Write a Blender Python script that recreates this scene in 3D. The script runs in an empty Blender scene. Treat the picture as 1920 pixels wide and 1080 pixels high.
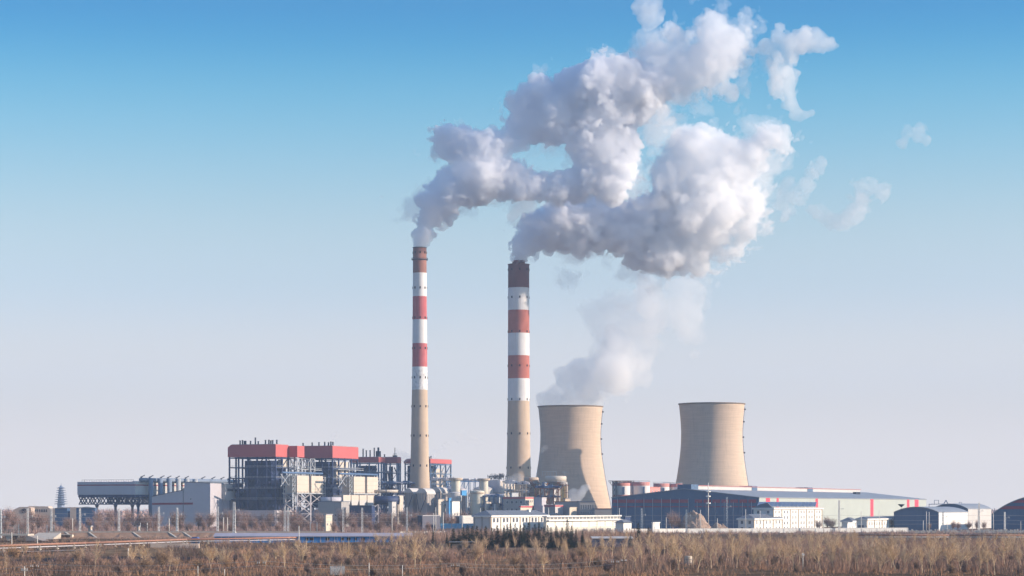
import bpy, bmesh, math, random
import numpy as np
from mathutils import Vector, Matrix

SC = bpy.context.scene
COL = SC.collection
R = math.radians

# ------------------------------------------------------------------ camera
FPX, PX0, PY0, H = 4280.0, 960.0, 950.0, 16.0     # focal length in photo pixels, principal column, horizon row, eye height
cd = bpy.data.cameras.new('camera'); cam = bpy.data.objects.new('camera', cd); COL.objects.link(cam)
cd.sensor_width = 36.0; cd.lens = FPX / 1920.0 * 36.0
cd.shift_y = (PY0 - 540.0) / 1920.0
cd.clip_start = 1.0; cd.clip_end = 60000.0
cam.location = (0, 0, H); cam.rotation_euler = (R(90), 0, 0)
SC.camera = cam

# ------------------------------------------------------------------ light, sky, exposure
SUN_EL, SUN_AZ = 19.0, 97.0            # azimuth measured from +Y towards +X
SC.view_settings.view_transform = 'Standard'; SC.view_settings.look = 'None'
SC.view_settings.exposure = 0.75; SC.view_settings.gamma = 1.0
w = bpy.data.worlds.new('World'); SC.world = w; w.use_nodes = True
nt = w.node_tree; nt.nodes.clear()
out = nt.nodes.new('ShaderNodeOutputWorld'); bg = nt.nodes.new('ShaderNodeBackground')
sky = nt.nodes.new('ShaderNodeTexSky'); sky.sky_type = 'NISHITA'; sky.sun_disc = False
sky.sun_elevation = R(SUN_EL); sky.sun_rotation = R(SUN_AZ)
sky.altitude = 30; sky.air_density = 1.15; sky.dust_density = 1.2; sky.ozone_density = 2.2
hs = nt.nodes.new('ShaderNodeHueSaturation'); hs.inputs['Saturation'].default_value = 1.0
# winter air: deepen the blue with height above the horizon (world direction, so it stays put when the camera moves)
tc = nt.nodes.new('ShaderNodeTexCoord'); sep = nt.nodes.new('ShaderNodeSeparateXYZ')
ramp = nt.nodes.new('ShaderNodeValToRGB'); mul = nt.nodes.new('ShaderNodeMix'); mul.data_type = 'RGBA'; mul.blend_type = 'MULTIPLY'
mul.inputs['Factor'].default_value = 1.0
nt.links.new(tc.outputs['Generated'], sep.inputs[0]); nt.links.new(sep.outputs['Z'], ramp.inputs[0])
SKY_STOPS = [(0.0000, (0.860, 0.804, 0.990)), (0.0815, (0.860, 0.804, 0.990)), (0.1160, (0.855, 0.792, 0.812)), (0.1501, (0.555, 0.737, 0.807)), (0.1837, (0.245, 0.640, 0.780)), (0.2145, (0.005, 0.388, 0.703)), (0.3000, (0.302, 0.494, 0.651)), (0.6000, (0.620, 0.800, 1.000))]
ramp.color_ramp.interpolation = 'B_SPLINE'
for i, (p, c) in enumerate(SKY_STOPS):
    e = ramp.color_ramp.elements[i] if i < 2 else ramp.color_ramp.elements.new(p)
    e.position = p; e.color = (*c, 1)
nt.links.new(sky.outputs[0], hs.inputs['Color']); nt.links.new(hs.outputs[0], mul.inputs['A'])
nt.links.new(ramp.outputs[0], mul.inputs['B'])
# pale band of thick air along the horizon
HORIZON = (4.378, 3.828, 3.339)
rf = nt.nodes.new('ShaderNodeValToRGB'); rf.color_ramp.interpolation = 'EASE'
for i, (p, v) in enumerate(((0.0, 1.0), (0.02, .93), (0.055, .5), (0.10, 0.0))):
    e = rf.color_ramp.elements[i] if i < 2 else rf.color_ramp.elements.new(p)
    e.position = p; e.color = (v, v, v, 1)
nt.links.new(sep.outputs['Z'], rf.inputs[0])
hz = nt.nodes.new('ShaderNodeMix'); hz.data_type = 'RGBA'; hz.inputs['B'].default_value = (*HORIZON, 1)
nt.links.new(rf.outputs[0], hz.inputs['Factor']); nt.links.new(mul.outputs['Result'], hz.inputs['A']); nt.links.new(hz.outputs['Result'], bg.inputs['Color'])
nt.links.new(bg.outputs[0], out.inputs[0]); bg.inputs['Strength'].default_value = 0.14

ld = bpy.data.lights.new('sun', 'SUN'); sun = bpy.data.objects.new('sun', ld); COL.objects.link(sun)
ld.energy = 4.5; ld.angle = R(0.53); ld.color = (1.0, 0.82, 0.655)
SDIR = Vector((math.sin(R(SUN_AZ)) * math.cos(R(SUN_EL)), math.cos(R(SUN_AZ)) * math.cos(R(SUN_EL)), math.sin(R(SUN_EL))))
sun.rotation_euler = SDIR.to_track_quat('Z', 'Y').to_euler(); sun.location = (300, -100, 300)

cy = SC.cycles
cy.max_bounces = 34; cy.diffuse_bounces = 3; cy.glossy_bounces = 2; cy.transparent_max_bounces = 24; cy.transmission_bounces = 4
cy.volume_bounces = 32; cy.use_denoising = True; cy.caustics_reflective = False; cy.caustics_refractive = False
cy.sample_clamp_indirect = 4.0

# ------------------------------------------------------------------ helpers
def X(px, D): return (px - PX0) * D / FPX
def Z(py, D): return H - (py - PY0) * D / FPX
def M(px, D): return px * D / FPX

def tag(o, label=None, cat=None, group=None, kind=None):
    if label: o['label'] = label
    if cat: o['category'] = cat
    if group: o['group'] = group
    if kind: o['kind'] = kind
    return o

def thing(name, loc, rz=0.0, label=None, cat=None, group=None):
    o = bpy.data.objects.new(name, None); COL.objects.link(o)
    o.location = loc; o.rotation_euler = (0, 0, rz); o.empty_display_size = 1
    return tag(o, label, cat, group)

def copy_tree(o, parent=None):
    c = o.copy(); COL.objects.link(c)
    if parent is not None: c.parent = parent
    for ch in o.children: copy_tree(ch, c)
    return c

class MB:
    """collects shapes that become one mesh"""
    def __init__(s): s.v = []; s.f = []
    def quad(s, *p):
        n = len(s.v); s.v += [tuple(q) for q in p]; s.f.append(tuple(range(n, n + len(p)))); return s
    def box(s, x0, x1, y0, y1, z0, z1):
        n = len(s.v)
        s.v += [(x0,y0,z0),(x1,y0,z0),(x1,y1,z0),(x0,y1,z0),(x0,y0,z1),(x1,y0,z1),(x1,y1,z1),(x0,y1,z1)]
        s.f += [tuple(n+i for i in q) for q in ((3,2,1,0),(4,5,6,7),(0,1,5,4),(1,2,6,5),(2,3,7,6),(3,0,4,7))]; return s
    def bar(s, a, b, w, w2=None):
        a = Vector(a); b = Vector(b); d = b - a
        if d.length < 1e-6: return s
        d.normalize(); up = Vector((0,0,1)) if abs(d.z) < .95 else Vector((1,0,0))
        u = d.cross(up).normalized(); q = d.cross(u).normalized(); w2 = w if w2 is None else w2
        n = len(s.v)
        for c, ww in ((a, w), (b, w2)):
            for i, j in ((-1,-1),(1,-1),(1,1),(-1,1)): s.v.append(tuple(c + u*i*ww/2 + q*j*ww/2))
        s.f += [tuple(n+i for i in q) for q in ((3,2,1,0),(4,5,6,7),(0,1,5,4),(1,2,6,5),(2,3,7,6),(3,0,4,7))]; return s
    def lathe(s, prof, seg=24, c=(0,0,0), cap0=False, cap1=True):
        n = len(s.v); k = len(prof)
        for r, z in prof:
            for i in range(seg):
                a = 2*math.pi*i/seg; s.v.append((c[0]+r*math.cos(a), c[1]+r*math.sin(a), c[2]+z))
        for j in range(k-1):
            for i in range(seg):
                i2 = (i+1) % seg; s.f.append((n+j*seg+i, n+j*seg+i2, n+(j+1)*seg+i2, n+(j+1)*seg+i))
        if cap0: s.f.append(tuple(n+i for i in reversed(range(seg))))
        if cap1: s.f.append(tuple(n+(k-1)*seg+i for i in range(seg)))
        return s
    def tube(s, a, b, r, seg=8, r2=None):
        a = Vector(a); b = Vector(b); d = (b-a).normalized(); up = Vector((0,0,1)) if abs(d.z) < .95 else Vector((1,0,0))
        u = d.cross(up).normalized(); q = u.cross(d).normalized(); r2 = r if r2 is None else r2; n = len(s.v)
        for c, rr in ((a, r), (b, r2)):
            for i in range(seg):
                t = 2*math.pi*i/seg; s.v.append(tuple(c + u*math.cos(t)*rr + q*math.sin(t)*rr))
        for i in range(seg):
            i2 = (i+1) % seg; s.f.append((n+i, n+seg+i, n+seg+i2, n+i2))
        s.f.append(tuple(n+i for i in range(seg))); s.f.append(tuple(n+seg+i for i in reversed(range(seg)))); return s
    def prism(s, pts, y0, y1):
        """outline in x,z (counter-clockwise seen from -y) pulled along y"""
        n = len(s.v); k = len(pts)
        s.v += [(x, y0, z) for x, z in pts] + [(x, y1, z) for x, z in pts]
        s.f.append(tuple(range(n, n+k))); s.f.append(tuple(reversed(range(n+k, n+2*k))))
        for i in range(k):
            j = (i+1) % k; s.f.append((n+i, n+k+i, n+k+j, n+j))
        return s
    def prismx(s, pts, x0, x1):
        """outline in y,z pulled along x"""
        n = len(s.v); k = len(pts)
        s.v += [(x0, y, z) for y, z in pts] + [(x1, y, z) for y, z in pts]
        s.f.append(tuple(reversed(range(n, n+k)))); s.f.append(tuple(range(n+k, n+2*k)))
        for i in range(k):
            j = (i+1) % k; s.f.append((n+i, n+j, n+k+j, n+k+i))
        return s
    def build(s, name, mat, parent=None, smooth=False, mats=None):
        me = bpy.data.meshes.new(name); me.from_pydata(s.v, [], s.f); me.update()
        for m in (mats or [mat]): me.materials.append(m)
        if smooth: me.polygons.foreach_set('use_smooth', [True]*len(me.polygons))
        o = bpy.data.objects.new(name, me); COL.objects.link(o)
        if parent is not None: o.parent = parent
        return o

# ------------------------------------------------------------------ materials
MATS = {}
def mat(name, col, rough=0.8, metal=0.0, var=0.12, scale=0.15, streak=0.0, bump=0.0, bscale=2.0, dark=None, spec=0.3, sz=0.12):
    """weathered paint, concrete or sheet: base colour broken up by large and small noise, vertical streaks, light relief"""
    if name in MATS: return MATS[name]
    m = bpy.data.materials.new(name); m.use_nodes = True; t = m.node_tree; N = t.nodes; L = t.links
    b = N['Principled BSDF']; b.inputs['Roughness'].default_value = rough; b.inputs['Metallic'].default_value = metal
    b.inputs['Specular IOR Level'].default_value = spec
    co = N.new('ShaderNodeTexCoord')
    n1 = N.new('ShaderNodeTexNoise'); n1.inputs['Scale'].default_value = scale; n1.inputs['Detail'].default_value = 6; n1.inputs['Roughness'].default_value = 0.65
    L.new(co.outputs['Object'], n1.inputs['Vector'])
    mp = N.new('ShaderNodeMapping'); mp.inputs['Scale'].default_value = (1.0, 1.0, sz)
    L.new(co.outputs['Object'], mp.inputs['Vector'])
    n2 = N.new('ShaderNodeTexNoise'); n2.inputs['Scale'].default_value = 0.9; n2.inputs['Detail'].default_value = 4
    L.new(mp.outputs[0], n2.inputs['Vector'])
    mr = N.new('ShaderNodeMapRange'); mr.inputs['From Min'].default_value = 0.3; mr.inputs['From Max'].default_value = 0.7
    L.new(n1.outputs['Fac'], mr.inputs['Value'])
    dk = dark or tuple(c*(1-var*2) for c in col)
    mx = N.new('ShaderNodeMix'); mx.data_type = 'RGBA'
    lo = tuple(min(1, c*(1+var*.5)) for c in col)
    mx.inputs['A'].default_value = (*lo, 1); mx.inputs['B'].default_value = (*tuple(c*(1-var) for c in col), 1)
    L.new(mr.outputs[0], mx.inputs['Factor'])
    m2 = N.new('ShaderNodeMix'); m2.data_type = 'RGBA'; m2.inputs['B'].default_value = (*dk, 1)
    r2 = N.new('ShaderNodeMapRange'); r2.inputs['From Min'].default_value = 0.52; r2.inputs['From Max'].default_value = 0.75; r2.inputs['To Max'].default_value = streak
    L.new(n2.outputs['Fac'], r2.inputs['Value']); L.new(r2.outputs[0], m2.inputs['Factor'])
    L.new(mx.outputs['Result'], m2.inputs['A']); L.new(m2.outputs['Result'], b.inputs['Base Color'])
    if bump > 0:
        n3 = N.new('ShaderNodeTexNoise'); n3.inputs['Scale'].default_value = bscale; L.new(co.outputs['Object'], n3.inputs['Vector'])
        bp = N.new('ShaderNodeBump'); bp.inputs['Strength'].default_value = bump; bp.inputs['Distance'].default_value = 0.3
        L.new(n3.outputs['Fac'], bp.inputs['Height']); L.new(bp.outputs[0], b.inputs['Normal'])
    MATS[name] = m; return m

def steam_mat(name, dens, g=0.15, col=(.965, .972, .985), noise=None):
    m = bpy.data.materials.new(name); m.use_nodes = True; t = m.node_tree; N = t.nodes; L = t.links
    N.remove(N['Principled BSDF']); o = N['Material Output']
    tr = N.new('ShaderNodeBsdfTransparent'); rg = N.new('ShaderNodeRGB'); rg.outputs[0].default_value = (1, 1, 1, 1)
    L.new(rg.outputs[0], tr.inputs['Color']); L.new(tr.outputs[0], o.inputs['Surface'])
    p = N.new('ShaderNodeVolumePrincipled'); p.inputs['Color'].default_value = (*col, 1); p.inputs['Density'].default_value = dens
    p.inputs['Anisotropy'].default_value = g
    L.new(p.outputs[0], o.inputs['Volume'])
    return m
# ------------------------------------------------------------------ ground
def ground_mat():
    m = bpy.data.materials.new('dry_ground'); m.use_nodes = True; t = m.node_tree; N = t.nodes; L = t.links
    b = N['Principled BSDF']; b.inputs['Roughness'].default_value = 1.0; b.inputs['Specular IOR Level'].default_value = 0.05
    co = N.new('ShaderNodeTexCoord')
    def noise(sc, det=6):
        n = N.new('ShaderNodeTexNoise'); n.inputs['Scale'].default_value = sc; n.inputs['Detail'].default_value = det; n.inputs['Roughness'].default_value = .7
        L.new(co.outputs['Object'], n.inputs['Vector']); return n
    a = noise(.012); c = noise(.12); d = noise(1.1)
    r = N.new('ShaderNodeValToRGB'); e = r.color_ramp.elements
    e[0].position = .36; e[0].color = (.055, .036, .024, 1); e[1].position = .52; e[1].color = (.15, .095, .055, 1)
    q = e.new(.62); q.color = (.25, .17, .10, 1); q = e.new(.45); q.color = (.095, .06, .037, 1)
    mx = N.new('ShaderNodeMath'); mx.operation = 'MULTIPLY_ADD'; mx.inputs[1].default_value = .45
    m2 = N.new('ShaderNodeMath'); m2.operation = 'MULTIPLY'; m2.inputs[1].default_value = .55
    L.new(a.outputs['Fac'], m2.inputs[0]); L.new(c.outputs['Fac'], mx.inputs[0]); L.new(m2.outputs[0], mx.inputs[2])
    L.new(mx.outputs[0], r.inputs[0])
    bp = N.new('ShaderNodeBump'); bp.inputs['Strength'].default_value = .8; bp.inputs['Distance'].default_value = .6
    L.new(d.outputs['Fac'], bp.inputs['Height']); L.new(bp.outputs[0], b.inputs['Normal']); L.new(r.outputs[0], b.inputs['Base Color'])
    return m
GM = ground_mat()
def gz(x, y):
    """height of the near land: gentle swells, a dark hollow on the left"""
    z = 0.5*math.sin(x*.021+1.3)*math.sin(y*.013)+.25*math.sin(x*.07+y*.05)
    d = ((x+128)/40.0)**2+((y-752)/48.0)**2; z -= 3.0*math.exp(-d)
    f = min(1.0, max(0.0, (1090-y)/60.0))
    return z*f
g = MB(); xs = [-7000,-4000,-2000,-1000]+[-700+14*i for i in range(101)]+[1000,2000,4000,7000]
ys = [-300, 100, 300]+[400+14*i for i in range(52)]+[1150,1300,1600,2200,3500,6000,9000]
for yy in ys:
    for xx in xs: g.v.append((xx, yy, gz(xx, yy) if abs(xx) <= 700 else 0))
nx = len(xs)
for j in range(len(ys)-1):
    for i in range(nx-1): g.f.append((j*nx+i, j*nx+i+1, (j+1)*nx+i+1, (j+1)*nx+i))
tag(g.build('ground', GM, smooth=True), kind='structure')

pm = mat('hollow_shade_soil', (.028,.026,.032), .95, var=.5, scale=.2, spec=.03, bump=.6, bscale=.8)  # near-black colour paints the shade lying in the hollow
tag(MB().quad((-190, 640, -1.25), (-62, 640, -1.25), (-62, 860, -1.25), (-190, 860, -1.25)).build('hollow_shade_sheet', pm), kind='structure')
# ------------------------------------------------------------------ winter haze over the whole plain
hm = bpy.data.materials.new('haze_air'); hm.use_nodes = True; hn = hm.node_tree
hn.nodes.remove(hn.nodes['Principled BSDF'])
pv = hn.nodes.new('ShaderNodeVolumePrincipled'); pv.inputs['Color'].default_value = (0.54, 0.73, 1.0, 1); pv.inputs['Density'].default_value = 0.000075; pv.inputs['Anisotropy'].default_value = 0.0
hn.links.new(pv.outputs[0], hn.nodes['Material Output'].inputs['Volume'])
tag(MB().box(-7200, 7200, -400, 9300, -6, 560).build('haze', hm), kind='stuff')
# ------------------------------------------------------------------ chimneys and cooling towers
CONC = mat('chimney_concrete', (.50,.385,.285), .9, var=.12, scale=.08, streak=.5, dark=(.36,.28,.22), sz=.05)
BANDW = mat('band_white', (.66,.645,.635), .8, var=.10, scale=.1, streak=.55, dark=(.46,.43,.42), sz=.05)
BANDM = mat('band_white_worn', (.74,.72,.70), .8, var=.25, scale=.35, streak=.9, dark=(.34,.33,.33), sz=.3)
BANDR = mat('band_red', (.43,.10,.105), .8, var=.16, scale=.1, streak=.45, dark=(.62,.30,.27), sz=.05)
BANDO = mat('band_red_orange', (.40,.125,.09), .8, var=.16, scale=.1, streak=.5, dark=(.36,.12,.09), sz=.05)
BANDD = mat('band_sooty_red', (.17,.055,.05), .85, var=.2, scale=.1, streak=.5, dark=(.13,.06,.05), sz=.05)
BANDB = mat('band_faded_brown', (.27,.125,.095), .85, var=.2, scale=.12, streak=.5, dark=(.2,.12,.09), sz=.05)
DARKH = mat('dark_opening', (.03,.028,.03), .9)
STEELD = mat('dark_steel', (.045,.055,.08), .7, var=.2)
STEELG = mat('grey_steel', (.30,.31,.33), .6, var=.15)
SEG = 64
def chimney(px, D, prof, bands, ports, label, base_mat, ring=None, cap=None):
    s = D/FPX
    t = thing('chimney', (X(px, D), D, 0), 0, label, 'chimney')
    pr = [(hw*s, Z(y, D)) for y, hw in prof]
    def rad(z):
        for (r0, z0), (r1, z1) in zip(pr, pr[1:]):
            if z0 <= z <= z1: return r0+(r1-r0)*(z-z0)/(z1-z0)
        return pr[-1][0]
    zs = sorted(set([0.0]+[Z(y, D) for y, _ in prof]+[Z(b[0], D) for b in bands]+[Z(b[1], D) for b in bands]))
    zs = [z for z in zs if z >= 0]
    mb = MB().lathe([(rad(z), z) for z in zs], SEG, cap1=True)
    mats = [base_mat]+[b[2] for b in bands]
    o = mb.build('shaft', None, t, True, mats)
    for p in o.data.polygons:
        zc = sum(o.data.vertices[v].co.z for v in p.vertices)/len(p.vertices)
        for i, b in enumerate(bands):
            if Z(b[1], D) < zc < Z(b[0], D)+.1: p.material_index = i+1
    for y in ports:
        z = Z(y, D); r = rad(z)
        for k in range(8):
            a = 2*math.pi*k/8+R(-84); q = MB().box(-.55, .55, -.35, .12, -.95, .95).build('inspection_port', DARKH, t)
            q.location = (math.cos(a)*r, math.sin(a)*r, z); q.rotation_euler = (0, 0, a+math.pi/2)
    for y, hw, hh in (ring or []):
        z = Z(y, D); MB().lathe([(rad(z)-.2, z-.5), (hw*s, z-.3), (hw*s, z+.3), (rad(z)-.2, z+.35)], 48, cap1=False).build('gallery', STEELD, t, False)
        rl = MB()
        for k in range(32):
            a = 2*math.pi*k/32; b = 2*math.pi*(k+1)/32; e = hw*s-.1
            rl.bar((e*math.cos(a), e*math.sin(a), z+.3), (e*math.cos(a), e*math.sin(a), z+1.5), .12)
            rl.bar((e*math.cos(a), e*math.sin(a), z+1.5), (e*math.cos(b), e*math.sin(b), z+1.5), .12)
        rl.build('railing', STEELD, t)
    if cap: cap(t, s, D)
    return t
def cap1(t, s, D):
    z = Z(465, D); MB().lathe([(12.2*s, z-.1), (13.4*s, z), (13.4*s, z+.5), (11*s, z+.6), (11*s, z-2)], 48, cap1=True).build('rim', STEELD, t)
def cap2(t, s, D):
    z = Z(497, D)
    MB().lathe([(20*s, z), (20.6*s, z+.1), (20.6*s, z+.7), (19*s, z+.8), (19*s, z+.3)], 48, cap1=True).build('rim', BANDD, t)
    for dx in (-5.2, 5.2):
        MB().lathe([(5.6*s, z+.3), (5.6*s, Z(488, D)), (4.9*s, Z(488, D)), (4.9*s, Z(488, D)-1.5)], 24, c=(dx*s+1*s, 0, 0)).build('flue', BANDD, t, True)
    MB().box(-12*s, -9.5*s, -2, 2, z+.3, z+3).build('beacon_box', BANDD, t)
CH1 = chimney(787, 2000, [(984.3,24),(960,21.6),(912,19),(870,17.3),(820,16.2),(770,15.4),(731,14.6),(700,14.2),(600,13.4),(465,12.7)],
    [(465,512,BANDB),(512,556,BANDW),(556,599.5,BANDR),(599.5,644,BANDW),(644,688,BANDR),(688,731,BANDM)], [474,540,596,653,708,762,817,873],
    'tall slender chimney with bright red and white bands, beside the boiler houses', CONC, ring=[(487,15.5,1)], cap=cap1)
CH2 = chimney(972.5, 2070, [(982.7,25.5),(930,23.8),(892,23),(840,21.7),(790,21),(752,20.4),(600,20),(497,19.8)],
    [(497,540,BANDD),(540,582,BANDW),(582,625,BANDO),(625,667,BANDW),(667,710,BANDO),(710,752,BANDW)], [506,558,622,686,749,813,877],
    'thicker chimney with a dark sooty top, beside the left cooling tower', CONC, cap=cap2)

def shell_mat():
    m = mat('tower_concrete', (.56,.43,.322), .92, var=.10, scale=.03, streak=.55, dark=(.40,.31,.24), sz=.03).copy(); m.name = 'cooling_tower_concrete'
    t = m.node_tree; N = t.nodes; L = t.links; b = N['Principled BSDF']
    co = N.new('ShaderNodeTexCoord'); wv = N.new('ShaderNodeTexWave'); wv.bands_direction = 'Z'; wv.inputs['Scale'].default_value = .20; wv.inputs['Distortion'].default_value = .15
    wv.wave_profile = 'SIN'; L.new(co.outputs['Object'], wv.inputs['Vector'])
    r = N.new('ShaderNodeMapRange'); r.inputs['From Min'].default_value = .0; r.inputs['From Max'].default_value = .22; r.inputs['To Min'].default_value = .92; r.inputs['To Max'].default_value = 1
    L.new(wv.outputs['Fac'], r.inputs['Value'])
    n = N.new('ShaderNodeTexNoise'); n.inputs['Scale'].default_value = 1.0; mp = N.new('ShaderNodeMapping'); mp.inputs['Scale'].default_value = (.05,.05,.65)
    L.new(co.outputs['Object'], mp.inputs[0]); L.new(mp.outputs[0], n.inputs['Vector'])
    r2 = N.new('ShaderNodeMapRange'); r2.inputs['From Min'].default_value = .35; r2.inputs['From Max'].default_value = .65; r2.inputs['To Min'].default_value = .93; r2.inputs['To Max'].default_value = 1.03
    L.new(n.outputs['Fac'], r2.inputs['Value'])
    mu = N.new('ShaderNodeMath'); mu.operation = 'MULTIPLY'; L.new(r.outputs[0], mu.inputs[0]); L.new(r2.outputs[0], mu.inputs[1])
    mx = N.new('ShaderNodeMix'); mx.data_type = 'RGBA'; mx.blend_type = 'MULTIPLY'; mx.inputs['Factor'].default_value = 1
    src = b.inputs['Base Color'].links[0].from_socket; L.new(src, mx.inputs['A']); L.new(mu.outputs[0], mx.inputs['B']); L.new(mx.outputs['Result'], b.inputs['Base Color'])
    return m
SHELL = shell_mat()
def cooling_tower(px, D, prof, label):
    s = D/FPX; t = thing('cooling_tower', (X(px, D), D, 0), 0, label, 'cooling tower', 'cooling towers of the plant')
    P = [(hw*s, Z(y, D)) for y, hw in prof]; P[0] = (P[0][0], 0.0)
    # smooth the profile
    zz = np.linspace(0, P[-1][1], 40); rr = np.interp(zz, [p[1] for p in P], [p[0] for p in P])
    for _ in range(6): rr[1:-1] = (rr[:-2]+2*rr[1:-1]+rr[2:])/4
    pr = list(zip(rr, zz)); top = zz[-1]; rt = rr[-1]
    MB().lathe(pr+[(rt-.8, top), (rt-.9, top-3)], 96, cap1=False).build('shell', SHELL, t, True)
    inner = [(r-.9, z) for r, z in reversed(pr[8:])]
    MB().lathe(inner, 96, cap1=True).build('inner_lining', mat('tower_inside', (.25,.23,.21), .95), t, True)
    MB().lathe([(rt-.1, top-.9), (rt+.75, top-.7), (rt+.75, top+.1), (rt-.9, top+.15)], 96, cap1=False).build('rim', mat('rim_concrete', (.22,.17,.13), .9, var=.25, scale=.4), t)
    lad = MB(); a0 = R(-4)
    for i in range(6, 39):
        p = Vector((math.cos(a0)*(rr[i]+.4), math.sin(a0)*(rr[i]+.4), zz[i])); q = Vector((math.cos(a0)*(rr[i-1]+.4), math.sin(a0)*(rr[i-1]+.4), zz[i-1])); lad.bar(p, q, .3)
    lad.build('ladder', STEELD, t)
    for i in (23, 28, 33, 37):
        p = (math.cos(a0)*(rr[i]), math.sin(a0)*(rr[i]), zz[i]); MB().box(p[0]-.3, p[0]+1.5, p[1]-1, p[1]+1, p[2]-.2, p[2]+1.1).build('landing', STEELD, t)
    return t
CT1 = cooling_tower(1069.5, 2140, [(983,82),(953,76),(930,71.5),(900,65.5),(870,60.5),(845,57.2),(820,56),(795,57),(775,59),(762,60.5)],
    'left cooling tower with steam rising from it, the shadow of its neighbour across its side')
CT2 = cooling_tower(1334.5, 2068, [(983,82),(950,76),(917,69.2),(890,64.5),(860,60),(835,57.8),(815,57),(790,58),(772,60),(757,61.5)],
    'right cooling tower with an empty rim, rising behind the ridge of the long dark shed')
# ------------------------------------------------------------------ the plant: everything stands on one grid turned by TH
TH = R(24); E1 = Vector((math.cos(TH), -math.sin(TH), 0)); E2 = Vector((math.sin(TH), math.cos(TH), 0))
def along(P, e, px):
    k = (px-PX0)/FPX; return (k*P.y-P.x)/(e.x-k*e.y)
def corner(pc, D, pl, pr):
    """nearest upright edge at pc; front (shaded) wall reaches back to column pl, side (sunlit) wall to column pr"""
    P = Vector((X(pc, D), D, 0)); return P, -along(P, E1, pl), along(P, E2, pr)
def site(name, pc, D, pl, pr, label, cat, group=None):
    P, W, L = corner(pc, D, pl, pr); return thing(name, P, -TH, label, cat, group), W, L
NAVY = mat('navy_steel', (.022,.042,.115), .6, var=.25, scale=.3)
NAVYL = mat('blue_steel', (.085,.15,.27), .55, var=.2, scale=.3)
PALEST = mat('pale_steel', (.42,.44,.46), .5, var=.2, scale=.4)
REDP = mat('red_sheet', (.48,.11,.105), .6, var=.08, scale=.06, streak=.2, dark=(.42,.12,.11), sz=.02)
CREAM = mat('cream_sheet', (.56,.49,.41), .6, var=.08, scale=.1, streak=.3, dark=(.48,.41,.31), sz=.05)
LILAC = mat('grey_sheet', (.47,.45,.485), .55, var=.08, scale=.05, streak=.3, dark=(.38,.37,.41), sz=.02)
LILACL = mat('light_grey_sheet', (.52,.50,.48), .55, var=.1, scale=.05, streak=.3, dark=(.4,.38,.36), sz=.02)
MAROON = mat('maroon_stripe', (.26,.045,.06), .6, var=.08)
WHITEW = mat('white_wall', (.74,.72,.68), .8, var=.07, scale=.15, streak=.35, dark=(.56,.53,.48), sz=.08)
CREAMW = mat('cream_wall', (.60,.52,.42), .85, var=.08, scale=.15, streak=.4, dark=(.5,.43,.32), sz=.08)
GREYW = mat('grey_wall', (.36,.34,.33), .85, var=.12, scale=.15, streak=.4, dark=(.27,.25,.25), sz=.08)
SLATE = mat('slate_roof', (.13,.15,.19), .7, var=.15, scale=.3, streak=.3, dark=(.1,.11,.14), sz=1)
GLASS = mat('dark_glass', (.05,.06,.08), .25, var=.4, scale=.5, spec=.5)
FRAMEW = mat('window_frame', (.6,.6,.6), .5, var=.05)
REDT = mat('red_trim', (.50,.07,.08), .6, var=.1)
BLUEB = mat('bright_blue_sheet', (.06,.27,.55), .5, var=.15, scale=.4, streak=.3, dark=(.15,.3,.45), sz=.2)
RUST = mat('rusty_steel', (.27,.12,.075), .85, var=.3, scale=.6)
YELL = mat('yellow_tower_sheet', (.66,.50,.22), .7, var=.14, scale=.2, streak=.5, dark=(.42,.29,.14), sz=.1)
TAN = mat('tan_sheet', (.50,.40,.31), .75, var=.15, scale=.15, streak=.5, dark=(.32,.24,.19), sz=.08)
TANK = mat('tank_shell', (.62,.58,.48), .65, var=.08, scale=.12, streak=.35, dark=(.45,.40,.32), sz=.05)
BRICK = mat('tan_pier', (.42,.34,.25), .9, var=.15, scale=.5)
RND = random.Random(5)

WCACHE = {}
def windows(parent, face, items, off=0.0, fm=None, pm=None):
    """items (u, z, w, h): face 'x' lies in x = off and runs along y, face 'y' lies in y = off and runs along x; each window keeps its pane"""
    for u, z, ww, hh in items:
        key = (face, round(ww, 2), round(hh, 2), (fm or FRAMEW).name, (pm or GLASS).name)
        if key not in WCACHE:
            f = MB(); p = MB(); t = .09; e = .1
            def bx(m, a0, a1, z0, z1, d0, d1):
                m.box(d0, d1, a0, a1, z0, z1) if face == 'x' else m.box(a0, a1, -d1, -d0, z0, z1)
            for a0, a1, z0, z1 in ((-ww/2-t, -ww/2+e, 0, hh), (ww/2-e, ww/2+t, 0, hh), (-ww/2+e, ww/2-e, hh-e, hh+t), (-ww/2+e, ww/2-e, -t, e), (-.04, .04, e, hh-e)):
                bx(f, a0, a1, z0, z1, .003, .14)
            bx(p, -ww/2+e, ww/2-e, e, hh-e, .002, .05)
            a = f.build('window', fm or FRAMEW, parent); b = p.build('pane', pm or GLASS, a); WCACHE[key] = (a.data, b.data)
        else:
            a = bpy.data.objects.new('window', WCACHE[key][0]); COL.objects.link(a); a.parent = parent
            b = bpy.data.objects.new('pane', WCACHE[key][1]); COL.objects.link(b); b.parent = a
        a.location = (off, u, z) if face == 'x' else (u, off, z)

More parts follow.
